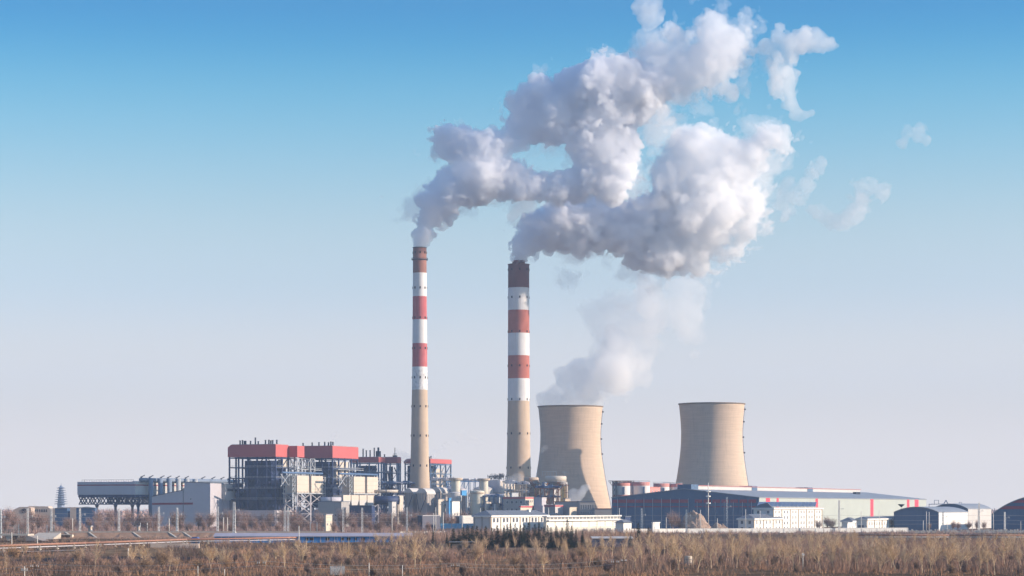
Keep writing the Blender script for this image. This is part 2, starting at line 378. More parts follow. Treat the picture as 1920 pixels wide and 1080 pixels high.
def lattice(mb, x0, x1, y0, y1, z0, z1, n, wcol=.45, wbr=.25, faces=('f','r','b','l')):
    """braced steel tower between two corners"""
    c = {'f': ((x0,y0),(x1,y0)), 'r': ((x1,y0),(x1,y1)), 'b': ((x1,y1),(x0,y1)), 'l': ((x0,y1),(x0,y0))}
    for x in (x0, x1):
        for y in (y0, y1): mb.bar((x,y,z0), (x,y,z1), wcol)
    for i in range(n+1):
        z = z0+(z1-z0)*i/n; zn = z0+(z1-z0)*(i+1)/n
        for f in faces:
            (ax, ay), (bx_, by) = c[f]
            mb.bar((ax,ay,z), (bx_,by,z), wbr)
            if i < n:
                mb.bar((ax,ay,z), (bx_,by,zn), wbr); mb.bar((bx_,by,z), (ax,ay,zn), wbr)

def stair_tower(parent, x0, x1, y0, y1, z0, z1, n, m):
    mb = MB()
    for x in (x0, x1):
        for y in (y0, y1): mb.bar((x,y,z0), (x,y,z1), .35)
    for i in range(n+1):
        z = z0+(z1-z0)*i/n; mb.box(x0-.4, x1+.4, y0-.4, y1+.4, z-.12, z+.12)
        for a, b in (((x0-.4,y0-.4),(x1+.4,y0-.4)), ((x1+.4,y0-.4),(x1+.4,y1+.4))): mb.bar((*a, z+1.1), (*b, z+1.1), .12)
        if i < n:
            zn = z0+(z1-z0)*(i+1)/n; mb.bar((x0, y0, z), (x1, y0, zn), .3); mb.bar((x1, y0, z), (x1, y1, zn), .3)
    return mb.build('stair_tower', m, parent)

def boiler_house(pc, D, pl, pr, ytop, yred, label, step=None, steel=None, lowbase=13, open_left=False, vents=(), side='navy', core=True, solid_side=True, ylow=None):
    t, W, L = site('boiler_house', pc, D, pl, pr, label, 'boiler house', 'boiler houses')
    zt, zr = Z(ytop, D), Z(yred, D); st = steel or NAVY
    MB().prism([(-W, zr), (0, zr), (0, zt-.3), (-.5, zt), (-W+3, zt), (-W, zt-2.2)], 0, L).build('penthouse', REDP, t)
    MB().box(-W+3.4, -.7, .5, L-.5, zt, zt+.35).build('roof', GREYW, t)
    Lt = L
    if step:
        sx, sl, dz = step; MB().box(-W*.6, sx, L+.02, L+sl, zr, zt+dz).build('penthouse', REDP, t); Lt = L+sl
    # frame: upright columns, floor beams, braces
    nx_ = max(2, round(W/10)); ny_ = max(2, round(Lt/11)); xs = [-W+1.2+(W-1.8)*i/nx_ for i in range(nx_+1)]; yss = [.8+(Lt-1.6)*i/ny_ for i in range(ny_+1)]
    for ix, x in enumerate(xs):
        for iy, y in enumerate(yss):
            if ix in (0, nx_) or iy in (0,): MB().box(x-.55, x+.55, y-.55, y+.55, 0, zr).build('column', st, t)
    lv = [lowbase+(zr-lowbase)*i/5 for i in range(1, 6)]
    fl = MB()
    for z in lv[:-1]+[zr-.8]:
        for y in (yss[0], yss[-1]): fl.box(xs[0], xs[-1], y-.3, y+.3, z-.4, z+.4)
        for x in (xs[0], xs[-1]): fl.box(x-.3, x+.3, yss[0]+.3, yss[-1]-.3, z-.4, z+.4)
    fl.build('floor_beams', st, t)
    br = MB()
    for i in range(nx_):
        for j in range(5):
            if RND.random() < .55:
                z0, z1 = ([lowbase]+lv)[j], lv[j]; a, b = (xs[i], xs[i+1]) if RND.random() < .5 else (xs[i+1], xs[i])
                br.bar((a, yss[0]-.1, z0), (b, yss[0]-.1, z1), .4)
    for i in range(ny_):
        for j in range(5):
            if RND.random() < .6:
                z0, z1 = ([lowbase]+lv)[j], lv[j]; a, b = (yss[i], yss[i+1]) if RND.random() < .5 else (yss[i+1], yss[i])
                br.bar((xs[-1]+.1, a, z0), (xs[-1]+.1, b, z1), .4)
    br.build('bracing', st, t)
    rl = MB()
    for z in lv[:-1]:
        rl.box(xs[0], xs[-1], yss[0]-.75, yss[0]-.32, z+.42, z+.55); rl.bar((xs[0], yss[0]-.7, z+1.5), (xs[-1], yss[0]-.7, z+1.5), .15)
        for k in range(14):
            x = xs[0]+(xs[-1]-xs[0])*k/13; rl.bar((x, yss[0]-.7, z+.5), (x, yss[0]-.7, z+1.5), .1)
        for k in range(10):
            y = yss[0]+(yss[-1]-yss[0])*k/9; rl.bar((xs[-1]+.6, y, z+.5), (xs[-1]+.6, y, z+1.5), .1)
        rl.bar((xs[-1]+.6, yss[0], z+1.5), (xs[-1]+.6, yss[-1], z+1.5), .15); rl.box(xs[-1]+.32, xs[-1]+.75, yss[0], yss[-1], z+.42, z+.55)
    rl.build('walkway', PALEST, t)
    if core:
        x0 = xs[0]+(12 if open_left else 4)
        MB().box(x0, -7, 5, Lt-4, 31 if open_left else lowbase+2, zr-3).build('boiler_casing', NAVY, t)
        MB().prism([(x0+4, lowbase+4), (-11, lowbase+4), (-7, 31), (x0, 31)], 6, Lt-5).build('furnace_hopper', NAVY, t)
        cl = MB()
        for k in range(26):
            w_, h_ = RND.uniform(1.5, 6), RND.uniform(1, 4); x = RND.uniform(xs[0]+1, -7); z = RND.uniform(lowbase+1, 38); cl.box(x, x+w_, 1.3, RND.uniform(2.5, 4.8), z, z+h_)
        for k in range(16):
            x = RND.uniform(xs[0]+2, -2); z = RND.uniform(lowbase+2, zr-8); cl.bar((x, 3, z), (x+RND.uniform(-6, 6), 3.6, z+RND.uniform(3, 12)), .8)
        cl.build('pipework', NAVY, t)
        if open_left:
            MB().box(xs[0]-.5, -2, 8, Lt-2, lowbase, 30.5).build('lower_casing', NAVY, t)
    MB().box(-W-.5, -.3, -1.2, Lt-6, 0, lowbase).build('base_wall', LILAC, t)
    for k in range(4):
        x = -W+4+k*W/4; MB().box(x, x+W/6, -1.35, -1.203, 0, lowbase*.62).build('roller_door', mat('door_blue', (.10,.13,.19), .6), t)
    for u, hgt in vents:
        x = -W+u*W; tb = MB().tube((x, 3, zt+.3), (x, 3, zt+.3+hgt*.75), .65, 8).tube((x, 3, zt+.3+hgt*.75), (x, 3, zt+.6+hgt*.75), .85, 8); tb.build('roof_vent', STEELD, t)
    return t, W, L, zt, zr
V1 = [(.22,4),(.27,4.4),(.31,3.6),(.34,3.6),(.44,3.4),(.54,7),(.60,3),(.75,4.2),(.82,4.4),(.86,3.6),(.90,4),(.985,4.2)]
BA = boiler_house(517, 1862, 427, 541, 833, 856.3, 'large boiler house on the left, open dark steel frame under a maroon penthouse', step=(8.2, 12, -.8), open_left=True, vents=V1)
V2 = [(.08,3),(.35,3.4),(.55,3.6),(.72,4),(.83,3.4),(.9,4.2),(.96,3.8)]
BB = boiler_house(623.6, 1928, 560, 672, 836, 858.5, 'middle boiler house with a long salmon-red sunlit penthouse and cream vessel beneath', vents=V2)
t, W, L, zt, zr = BB
MB().box(-5.5, -1.2, 9, 30, zr-22, zr-3).build('cream_vessel', CREAM, t)
pf = MB(); pf.box(-.2, 3.2, 4, L+4, zr-10, zr-9.6); pf.bar((3, 4, zr-8.4), (3, L+4, zr-8.4), .2); pf.build('platform', PALEST, t)
pf = MB(); pf.box(-.2, 4.2, 6, L+8, zr-19.5, zr-18.7); pf.build('platform', PALEST, t)
t = BA[0]; pf = MB(); pf.box(.4, 6.5, 20, 66, BA[4]-10.3, BA[4]-9.8); pf.bar((6.3, 20, BA[4]-8.7), (6.3, 66, BA[4]-8.7), .2); pf.build('platform', PALEST, t)
lt = MB(); lattice(lt, 1.2, 7.5, 22, 30, 30, BA[4]-1, 3, .6, .35); lattice(lt, 1.2, 7.5, 44, 52, 30, BA[4]-1, 3, .6, .35); lt.build('stair_frame', PALEST, t)
MB().box(-6, -1.1, 14, 24, BA[4]-9.4, BA[4]-2).build('cream_vessel', CREAM, t)
# the lower, older units behind, blue frames under thin red penthouses
B3 = boiler_house(710, 2140, 655, 722.3, 857, 866.8, 'low older boiler house behind the middle one, four tall vent pipes on its roof', steel=NAVYL, vents=[(.42,10),(.53,8),(.66,8),(.80,11)], lowbase=10)
B4 = boiler_house(744.8, 2168, 716, 752.3, 857, 868.5, 'narrow older boiler house with blue frame between the middle unit and the slender chimney', steel=NAVYL, vents=[(.08,3)], lowbase=10)
t = B4[0]; mb = MB(); mb.box(-24, -20.5, 2, 6, B4[3]+.3, B4[3]+6); mb.tube((-22.2, 4, B4[3]+6), (-22.2, 4, B4[3]+9.5), 1.0, 8); mb.build('roof_cooler', STEELD, t)
mb = MB(); mb.bar((-4, 3, B4[3]), (-4, 3, B4[3]+9), .5); mb.bar((-6, 3, B4[3]+3), (-2, 3, B4[3]+3), .5); mb.box(-6, -2.5, 2, 5, B4[3]+.3, B4[3]+1.8); mb.build('roof_mast', STEELD, t)
B5 = boiler_house(807, 2195, 757, 847, 860.2, 868.5, 'open blue-framed boiler house just right of the slender chimney, thin red top', steel=NAVYL, vents=[(.97,3),(.9,2)], lowbase=8, core=False)
t, W, L, zt, zr = B5
MB().box(-W+2, -10, 4, 30, 10, zr-2).build('boiler_casing', NAVY, t)
MB().box(-5, -1, 12, 30, 22, zr-5).build('cream_vessel', CREAM, t); MB().tube((-4, 40, 12), (-4, 40, zr-14), 2.2, 12).build('standpipe', LILACL, t)
mb = MB()
for k in range(22):
    y = RND.uniform(2, L-6); z = RND.uniform(10, zr-6); mb.box(-RND.uniform(2.5, 5), -1, y, y+RND.uniform(1.5, 6), z, z+RND.uniform(.8, 3))
mb.build('pipework', LILACL, t)
mb = MB()
for z in (zr-14, zr-27): mb.box(-1, 1, 1, L, z-.35, z+.35)
for a, b, z0, z1 in ((2, 16, zr-14, zr-1), (16, 32, zr-27, zr-14), (L-4, L-20, zr-27, zr-14), (L-20, L-4, zr-14, zr-1), (8, 22, zr-42, zr-27), (L-8, L-24, zr-42, zr-27)): mb.bar((.6, a, z0), (.6, b, z1), .7)
mb.build('bracing', NAVYL, t)

# ---- bag filter houses: pairs of cream casings on lattice legs
def filter_house(pc, D, label, ytop, ybot, L1=19.6, gap=4.2, shade_legs=True):
    t = thing('filter_house', Vector((X(pc, D), D, 0)), -TH, label, 'filter house', 'filter houses before the boilers'); zt, zb = Z(ytop, D), Z(ybot, D)
    for k in range(2):
        y = k*(L1+gap); MB().box(-11, 0, y, y+L1, zb+.5, zt).build('casing', CREAM, t)
        rb = MB()
        for j in range(1, 4): rb.box(.003, .12, y, y+L1, zb+(zt-zb)*j/4-.07, zb+(zt-zb)*j/4+.07)
        for j in range(9): rb.box(.003, .35, y+L1*j/8-.15, y+L1*j/8+.15, zb+.5, zb+1.6)
        rb.build('stiffener', TAN, t)
    LL = 2*L1+gap
    MB().box(-12, 1.4, -3, LL+3, zb-.3, zb+.45).build('deck', PALEST, t)
    lg = MB(); lattice(lg, -11, 0, 0, LL/2, 2, zb-.3, 3, .7, .4); lattice(lg, -11, 0, LL/2+1, LL, 2, zb-.3, 3, .7, .4); lg.build('leg_frame', LILAC, t)
    stair_tower(t, -9, -1, -6, -1.5, zb-8, zt-1, 6, PALEST); stair_tower(t, -8, -1, LL+1.5, LL+6, zb-4, zt-1, 6, PALEST)
    MB().tube((-5, -16, zt+2.2), (-5, LL+8, zt+2.2), 0.8, 10).build('header_duct', NAVYL, t)
    bm = MB()
    for y in (-16, -4, LL*.5, LL+3): bm.bar((-5, y, zt-8 if y < 0 else zt), (-5, y, zt+1.3), .5)
    bm.bar((-5, -18, zt-9), (-5, -4, zt+1), .5); bm.bar((-5, -4, zt-9), (-5, -18, zt+1), .5); bm.build('duct_support', PALEST, t)
    return t, zb, LL
FA = filter_house(557, 1850, 'cream filter house on lattice legs in front of the large left boiler house', 891.5, 925)
FB = filter_house(663.5, 1888, 'cream filter house above four hoppers, in front of the middle boiler house', 893.5, 926)
t, zb, LL = FB; y0 = along(t.location, E2, 640); y1 = along(t.location, E2, 700)
n = 4
for k in range(n):
    a = y0+(y1-y0)*k/n+.6; b = y0+(y1-y0)*(k+1)/n-.6; zt = zb-1; z0 = Z(947, 1888)
    MB().box(-8, 1.5, a, b, z0+4, zt).build('hopper', CREAM, t)
    MB().prismx([(a+1, z0-4), (b-5, z0-4), (b, z0+4), (a, z0+4)], -7.9, 1.5).build('hopper_cone', LILACL, t)
# ducts and low steelwork between the units
def duct(pa, pb, y, D, r, label, m=LILAC, yl=None):
    a = Vector((X(pa, D), D, Z(y, D))); b = Vector((X(pb, D+4), D+4, Z(yl or y, D))); t = thing('flue_duct', (a.x, a.y, 0), 0, label, 'flue duct', 'large flue ducts'); a0 = Vector((0, 0, a.z)); b0 = b-Vector((a.x, a.y, 0))
    MB().tube(a0, b0, r, 16).build('duct', m, t, True)
    n = max(2, int((b0-a0).length/8)); rb = MB(); sp = MB()
    for i in range(n+1):
        p = a0.lerp(b0, i/n); d = (b0-a0).normalized()*.25; rb.tube(p-d, p+d, r+.25, 16); sp.box(p.x-.3, p.x+.3, p.y-.3, p.y+.3, 0, p.z-r+.1)
    rb.build('flange', STEELD, t); sp.build('support', STEELD, t); return t
duct(600, 641, 938, 1845, 2.6, 'thick grey flue duct running from the left filter house to the hoppers')
duct(702, 748, 938, 1868, 3.4, 'dark flue duct right of the hoppers, leading to the slender chimney', NAVY)
duct(700, 748, 921, 1922, 1.2, 'thin pale pipe bridge above the dark flue duct', CREAM)
def lowblock(pc, D, pl, pr, yt, label, name='plant_building', cat='plant building', m=GREYW, roof=None, trim=None, yb=None, group=None):
    t, W, L = site(name, pc, D, pl, pr, label, cat, group); z = Z(yt, D); z0 = Z(yb, D) if yb else 0
    MB().box(-W, 0, 0, L, z0, z).build('wall', m, t)
    MB().box(-W-.35, .35, -.35, L+.35, z+.002, z+.5).build('roof', roof or SLATE, t)
    if trim: MB().box(-W-.4, .42, -.42, L+.4, z-1.0, z-.002).build('fascia', trim, t)
    return t, W, L, z
t, W, L, z = lowblock(640, 1832, 596, 655, 941, 'low dark switch house beneath the thick grey flue duct', m=GREYW)
windows(t, 'y', [(-W+2+k*(W-4)/5, 4 if r == 0 else 8.5, 1.6, 1.4) for k in range(6) for r in (0, 1)])
t, W, L, z = lowblock(697, 1825, 655, 703, 948.5, 'long grey conveyor hall below the cream hoppers', m=NAVY)
# a steel jungle behind the hoppers
def rack(pl, pr, D, yt, n, label, m, lev=3, dp=14):
    x0, x1 = X(pl, D), X(pr, D); t = thing('pipe_rack', (x0, D, 0), -R(4), label, 'pipe rack', 'pipe racks'); w_ = (x1-x0)/math.cos(R(4)); zt = Z(yt, D)
    fr = MB()
    for i in range(n+1):
        x = w_*i/n
        for y in (0, dp): fr.bar((x, y, 0), (x, y, zt), .6)
        for j in range(lev):
            z = zt*(j+1)/lev-.4; fr.bar((x, 0, z), (x, dp, z), .5)
            if i < n:
                fr.bar((x, 0, z), (x+w_/n, 0, z), .5); fr.bar((x, dp, z), (x+w_/n, dp, z), .5)
                if RND.random() < .6: fr.bar((x, 0, z-zt/lev+.4), (x+w_/n, 0, z), .4)
    fr.build('frame', m, t)
    for j in range(lev):
        z = zt*(j+1)/lev+.4
        for y in (3, 7, 11):
            r = RND.uniform(.35, 1.0); MB().tube((-1, y, z+r), (w_+1, y, z+r), r, 8).build('pipe', RND.choice([LILACL, LILAC, NAVY, CREAM]), t)
    cl = MB()
    for k in range(10*lev):
        x = RND.uniform(0, w_); z = zt*RND.randint(1, lev)/lev; cl.box(x, x+RND.uniform(.8, 4), RND.uniform(0, 5), RND.uniform(6, 12), z, z+RND.uniform(.8, 3))
    cl.build('equipment', RND.choice([LILAC, NAVYL]), t); return t
rack(703, 770, 1990, 907, 7, 'dark multi-level pipe rack left of the foot of the slender chimney', NAVY, 4)
rack(806, 850, 2060, 900, 5, 'pale pipe rack right of the foot of the slender chimney', PALEST, 4)

# ---- air-cooled condenser on the far left
t, W, L = site('air_cooled_condenser', 253, 1885, 145, 352, 'long grey condenser hall raised on a truss, red stripe round its walls, far left', 'condenser hall'); D = 1885
zt, zb, zl = Z(903, D), Z(927.5, D), Z(945.5, D)
MB().box(-W, 0, 0, .5, zb, zt).build('wind_wall', LILAC, t); MB().box(-.5, 0, .502, L, zb, zt).build('wind_wall', LILACL, t)  # sunward wall lighter and warmer, sunlight put into its colour
MB().box(-W, -W+.5, .502, L, zb, zt).build('wind_wall', LILAC, t); MB().box(-W+.52, -.52, L-.5, L, zb, zt).build('wind_wall', LILAC, t)
MB().box(-W-.06, .06, -.06, L+.05, zt-3.3, zt-2.3).build('red_stripe', MAROON, t)
MB().box(-W+.5, -.5, .55, L-.55, zb-2, zb+1.5).build('fan_deck', NAVY, t)
dl = MB()
for k in range(7): dl.prism([(-W+1+k*(W-2)/7, zt-4), (-W+1+(k+1)*(W-2)/7, zt-4), (-W+1+(k+.5)*(W-2)/7, zt+.6)], 4, L-3)
dl.build('fin_bundle', LILAC, t)
tr = MB()
ny2 = 9; nx2 = 6
for y in (1, L*.5, L-1):
    for k in range(nx2*2):
        a = -W+1+(W-2)*k/(nx2*2); b = -W+1+(W-2)*(k+1)/(nx2*2); tr.bar((a, y, zl), (b, y, zb-2), .5); tr.bar((b, y, zl), (a, y, zb-2), .5)
    tr.bar((-W+1, y, zl), (-1, y, zl), .7); tr.bar((-W+1, y, zb-2), (-1, y, zb-2), .7)
for x in (-W+1, -W*.5, -1):
    for k in range(ny2*2):
        a = 1+(L-2)*k/(ny2*2); b = 1+(L-2)*(k+1)/(ny2*2); tr.bar((x, a, zl), (x, b, zb-2), .5); tr.bar((x, b, zl), (x, a, zb-2), .5)
    tr.bar((x, 1, zl), (x, L-1, zl), .7)
tr.build('truss', NAVY, t)
for x in (-W+10, -W*.5, -6):
    for y in (14, L-14): MB().lathe([(1.1, 0), (1.1, zl-2.5), (1.9, zl-.4)], 16, c=(x, y, 0)).build('pier', NAVYL, t)
rail = MB()
for k in range(22):
    x = -W+4+k*(W-6)/21; rail.bar((x, 1, zt), (x, 1, zt+1.6), .15)
rail.bar((-W+4, 1, zt+1.6), (-2, 1, zt+1.6), .2); rail.build('railing', STEELD, t)
RISER = mat('riser_paint_shaded', (.19,.24,.32), .5, var=.12, scale=.3)
hd = MB(); zh = Z(899.5, D)
yA = 6; hd.tube((1.5, yA, zh), (1.5, L+95, zh), 1.7, 12); hd.build('steam_header', RISER, t, True)
for k, px in enumerate((274, 292, 309, 326, 342, 358)):
    y = along(t.location, E2, px); MB().tube((4.6, y, 0), (4.6, y, zh+1.5), 2.0, 12).tube((4.6, y, zh), (1, y, zh), 1.6, 10).build('riser_pipe', RISER if k < 3 else PALEST, t, True)  # first three pipes darker blue, their shade put into the colour
for px in (262, 278, 299, 312, 328, 345, 376, 395, 412, 425):
    y = along(t.location, E2, px); v = MB(); v.bar((1.5, y, zh+1.4), (1.5, y, zh+2.8), .8); v.bar((1.5, y, zh+2.4), (3.2, y+2.5, zh+3.8), .7); v.bar((1.5, y-1.8, zh+2.2), (1.5, y+1.6, zh+2.2), .4); v.build('relief_valve', STEELD, t)

# ---- turbine hall and transfer house in front of it
t = thing('turbine_hall', (X(285, 1838), 1838, 0), -R(7), 'grey turbine hall with a rising roof edge and a maroon stripe, below the condenser', 'turbine hall'); D = 1838; s = D/FPX
f = lambda px, y: ((px-285)*s/math.cos(R(7)), Z(y, D))
MB().prism([f(285, 990), (f(396, 990)[0], f(285, 990)[1]), f(396, 906), f(347, 904), f(346.5, 919), f(320, 924), f(285, 931.5)], 0, 42).build('wall', LILAC, t)
MB().prism([f(285.2, 946.6), f(363, 946.0), f(363, 942.2), f(285.2, 943.0)], -.12, -.003).build('red_stripe', MAROON, t)
rf = MB(); rf.prism([f(346, 904), f(396.5, 906), f(396.5, 905), f(346, 903)], -.3, 42.3); rf.prism([f(284.5, 931.4), f(320, 923.9), f(346, 918.9), f(346, 917.9), f(320, 922.9), f(284.5, 930.4)], -.3, 42.3); rf.build('roof', SLATE, t)
windows(t, 'y', [(f(359, 935)[0], Z(937, D), 1.3, 1.2)])
dp = MB(); dp.bar((*[f(345, 950)[0], -.2], 0), (f(345, 920)[0], -.2, Z(920, D)), .3); dp.build('downpipe', STEELD, t)
t, W, L, z = lowblock(420, 1872, 396, 444, 908, 'grey transfer house with a darker overhanging upper storey beside the large boiler house', 'transfer_house', 'transfer house', LILAC, SLATE)
MB().box(-W-.6, 1.2, -1.0, L+1, Z(938, 1872), z-.3).build('overhang', LILACL, t)
MB().box(-W+4, -1, -1.12, -1.003, Z(921, 1872), Z(916, 1872)).build('window_band', GLASS, t); MB().box(1.203, 1.32, 3, L*.6, Z(921, 1872), Z(916, 1872)).build('window_band', GLASS, t)
# ------------------------------------------------------------------ steam: closed billowing surfaces filled with scattering vapour
def _perm(seed):
    r = np.random.RandomState(seed); p = r.permutation(256); return np.concatenate([p, p, p])
def perlin(p, seed):
    P = _perm(seed); pi = np.floor(p).astype(np.int64); f = p - pi; pi &= 255
    u = f*f*f*(f*(f*6-15)+10)
    G = np.array([[1,1,0],[-1,1,0],[1,-1,0],[-1,-1,0],[1,0,1],[-1,0,1],[1,0,-1],[-1,0,-1],[0,1,1],[0,-1,1],[0,1,-1],[0,-1,-1]], np.float32)
    res = 0
    for dx in (0,1):
        wx = u[:,0] if dx else 1-u[:,0]
        for dy in (0,1):
            wy = u[:,1] if dy else 1-u[:,1]
            for dz in (0,1):
                wz = u[:,2] if dz else 1-u[:,2]
                h = P[P[P[(pi[:,0]+dx)&255]+((pi[:,1]+dy)&255)]+((pi[:,2]+dz)&255)] % 12
                g = G[h]
                res = res + wx*wy*wz*(g[:,0]*(f[:,0]-dx)+g[:,1]*(f[:,1]-dy)+g[:,2]*(f[:,2]-dz))
    return res

def surface_nets(F, org, h):
    """smooth surface where F = 0 (inside F < 0) as quads"""
    nx, ny, nz = F.shape; S = F < 0
    cnt = np.zeros((nx-1, ny-1, nz-1), np.int16); corner = {}
    for i in (0,1):
        for j in (0,1):
            for k in (0,1):
                corner[i,j,k] = F[i:nx-1+i, j:ny-1+j, k:nz-1+k]; cnt += corner[i,j,k] < 0
    act = (cnt > 0) & (cnt < 8); idx = -np.ones(act.shape, np.int64); ijk = np.argwhere(act); idx[act] = np.arange(len(ijk))
    acc = np.zeros((len(ijk), 3)); num = np.zeros(len(ijk)); cv = {c: corner[c][act] for c in corner}
    for a in corner:
        for ax in range(3):
            if a[ax] == 0:
                b = list(a); b[ax] = 1; b = tuple(b)
                fa, fb = cv[a], cv[b]; cr = (fa < 0) != (fb < 0); t = np.where(cr, fa/np.where(cr, fa-fb, 1), 0)
                q = np.array(a, float)[None, :].repeat(len(ijk), 0); q[:, ax] += t
                acc[cr] += q[cr]; num[cr] += 1
    V = (ijk + acc/num[:, None])*h + org
    quads = []
    for ax in range(3):
        sl0 = [slice(None)]*3; sl1 = [slice(None)]*3; sl0[ax] = slice(0, -1); sl1[ax] = slice(1, None)
        A, B = S[tuple(sl0)], S[tuple(sl1)]; e = np.argwhere(A != B)
        o1, o2 = [(1,2),(2,0),(0,1)][ax]
        e = e[(e[:,o1] > 0) & (e[:,o2] > 0) & (e[:,o1] < F.shape[o1]-1) & (e[:,o2] < F.shape[o2]-1)]
        def at(d1, d2):
            q = e.copy(); q[:,o1] -= d1; q[:,o2] -= d2; return idx[q[:,0], q[:,1], q[:,2]]
        Q = np.stack([at(1,1), at(0,1), at(0,0), at(1,0)], 1); fl = ~A[e[:,0], e[:,1], e[:,2]]
        Q[fl] = Q[fl][:, ::-1]; quads.append(Q)
    Q = np.concatenate(quads); return V, Q[(Q >= 0).all(1)]

def steam_mesh(name, blobs, D, m, parent, h=1.8, k=6.0, seed=1, octs=((60,14),(28,9),(13,5),(6.5,2.4)), erode=0.0, flat=0.8, grow=0.0, lean=0.0, jit=0.3, warp=0.0, x0=None, jseed=None):
    """blobs (photo px, py, r) at distance D -> balls in the plume; union, then puffed out and creased by noise at several sizes"""
    rnd = random.Random(seed if jseed is None else jseed); s = D/FPX
    C = np.array([(X(a, D), D + rnd.uniform(-jit, jit)*r*s + lean*(a-(x0 if x0 is not None else blobs[0][0]))*s, Z(b, D), max(r*s+grow, .5)) for a, b, r in blobs])
    pad = sum(a for _, a in octs)*0.6 + 3*h + 2
    lo = (C[:, :3]-C[:, 3:]).min(0)-pad; hi = (C[:, :3]+C[:, 3:]).max(0)+pad
    n = np.ceil((hi-lo)/h).astype(int)+1
    ax = [lo[i]+np.arange(n[i])*h for i in range(3)]
    F = np.full(tuple(n), 50.0, np.float32)
    for cx, c_y, cz, r in C:
        sl = []; rr = r+pad+k*2
        for i, c in enumerate((cx, c_y, cz)):
            a = max(0, int((c-rr-lo[i])/h)); b = min(n[i], int((c+rr-lo[i])/h)+2); sl.append(slice(a, b))
        gx = ax[0][sl[0]][:, None, None]-cx; gy = (ax[1][sl[1]][None, :, None]-c_y)/flat; gz = ax[2][sl[2]][None, None, :]-cz
        d = (np.sqrt(gx*gx+gy*gy+gz*gz)-r).astype(np.float32); o = F[tuple(sl)]
        hh = np.clip(k-np.abs(o-d), 0, None)/k; F[tuple(sl)] = np.minimum(o, d)-hh*hh*k*0.25
    band = np.abs(F) < pad; ii = np.argwhere(band); P = ii*h+lo
    if warp:
        P = P + warp*np.stack([perlin(P/40.0, seed+50+q) for q in range(3)], 1)
    # local size of the plume where each point is: small jets get small billows
    sz = np.ones(len(P))*1e9; wsum = np.zeros(len(P)); racc = np.zeros(len(P))
    for cx, c_y, cz, r in C:
        d = np.sqrt((P[:,0]-cx)**2+(P[:,1]-c_y)**2+(P[:,2]-cz)**2); wt = np.exp(-np.clip((d-r)/6.0, -4, 30)); wsum += wt; racc += wt*r
    loc = np.clip(racc/np.maximum(wsum, 1e-9)/22.0, 0.12, 1.0)
    v = F[band].astype(np.float64)
    for q, (lam, amp) in enumerate(octs):
        nn = perlin(P/lam+17.3*q, seed*13+q)
        am = amp*np.minimum(1.0, loc*loc*60.0/lam) if lam > 12 else amp*np.minimum(1, loc*2.0)
        v += -am*(np.abs(nn)*2.2-0.55) + erode*am*perlin(P/(lam*1.7)+5.1*q, seed*7+q)
    F[band] = v; F[[0,-1]] = 9; F[:, [0,-1]] = 9; F[:, :, [0,-1]] = 9
    V, Q = surface_nets(F, lo, h)
    me = bpy.data.meshes.new(name); org = Vector((C[0,0], C[0,1], C[0,2]))
    base = np.array(org) if parent is None else np.array(parent.location)
    V = V-base
    me.vertices.add(len(V)); me.vertices.foreach_set('co', V.astype(np.float32).ravel())
    me.loops.add(len(Q)*4); me.loops.foreach_set('vertex_index', Q.astype(np.int32).ravel())
    me.polygons.add(len(Q)); me.polygons.foreach_set('loop_start', np.arange(len(Q), dtype=np.int32)*4); me.polygons.foreach_set('loop_total', np.full(len(Q), 4, np.int32))
    me.update(calc_edges=True); me.validate(); me.materials.append(m)
    o = bpy.data.objects.new(name, me); COL.objects.link(o)
    if parent is not None: o.parent = parent
    else: o.location = org
    return o

PLUME_A = [(788,460,7),(789,450,9),(791,440,12),(797,428,17),(806,412,22),(812,395,26),(826,378,34),(848,355,40),(880,345,45),(915,335,45),(950,335,42),(985,345,32),(1020,350,26),(1055,350,28),
 (838,258,28),(862,262,30),(885,275,28),(915,275,28),(945,270,24),(832,285,15),(975,268,16),
 (1085,345,34),(1110,320,45),(1140,340,38),(1165,310,34),(1130,280,50),(1160,270,36),(1095,265,38),(1150,370,16),
 (965,195,20),(985,225,36),(1010,180,38),(1040,215,52),(1080,190,56),(1120,160,48),(1130,220,52),(1145,125,22),(1165,190,48),(1200,170,46),(1180,130,28),
 (1235,110,36),(1230,160,44),(1270,140,46),(1265,90,32),(1300,110,40),(1330,75,30),(1320,140,33),(1360,95,32),(1390,85,22),(1402,60,9),(1350,140,20),(1365,165,12),(1322,46,15),(1240,203,20)]
PLUME_B = [(972,484,9),(976,466,18),(990,447,30),(1010,432,38),(1045,425,46),(1085,430,50),(1125,425,50),(1165,425,46),(1200,420,44),(1190,440,40),(1150,462,20),
 (1240,400,46),(1286,278,36),(1258,302,18),(1262,345,44),(1318,338,56),(1330,390,64),(1375,322,50),(1348,284,24),(1402,296,36),(1438,262,22),(1456,254,13),(1466,272,12),(1424,366,18),(1395,385,36),(1418,405,14),(1382,468,16),(1352,482,16),(1312,492,18),(1290,440,56),(1240,470,42),(1200,478,28),(1340,456,30),(1250,484,24),(1300,474,28),(1395,430,20)]
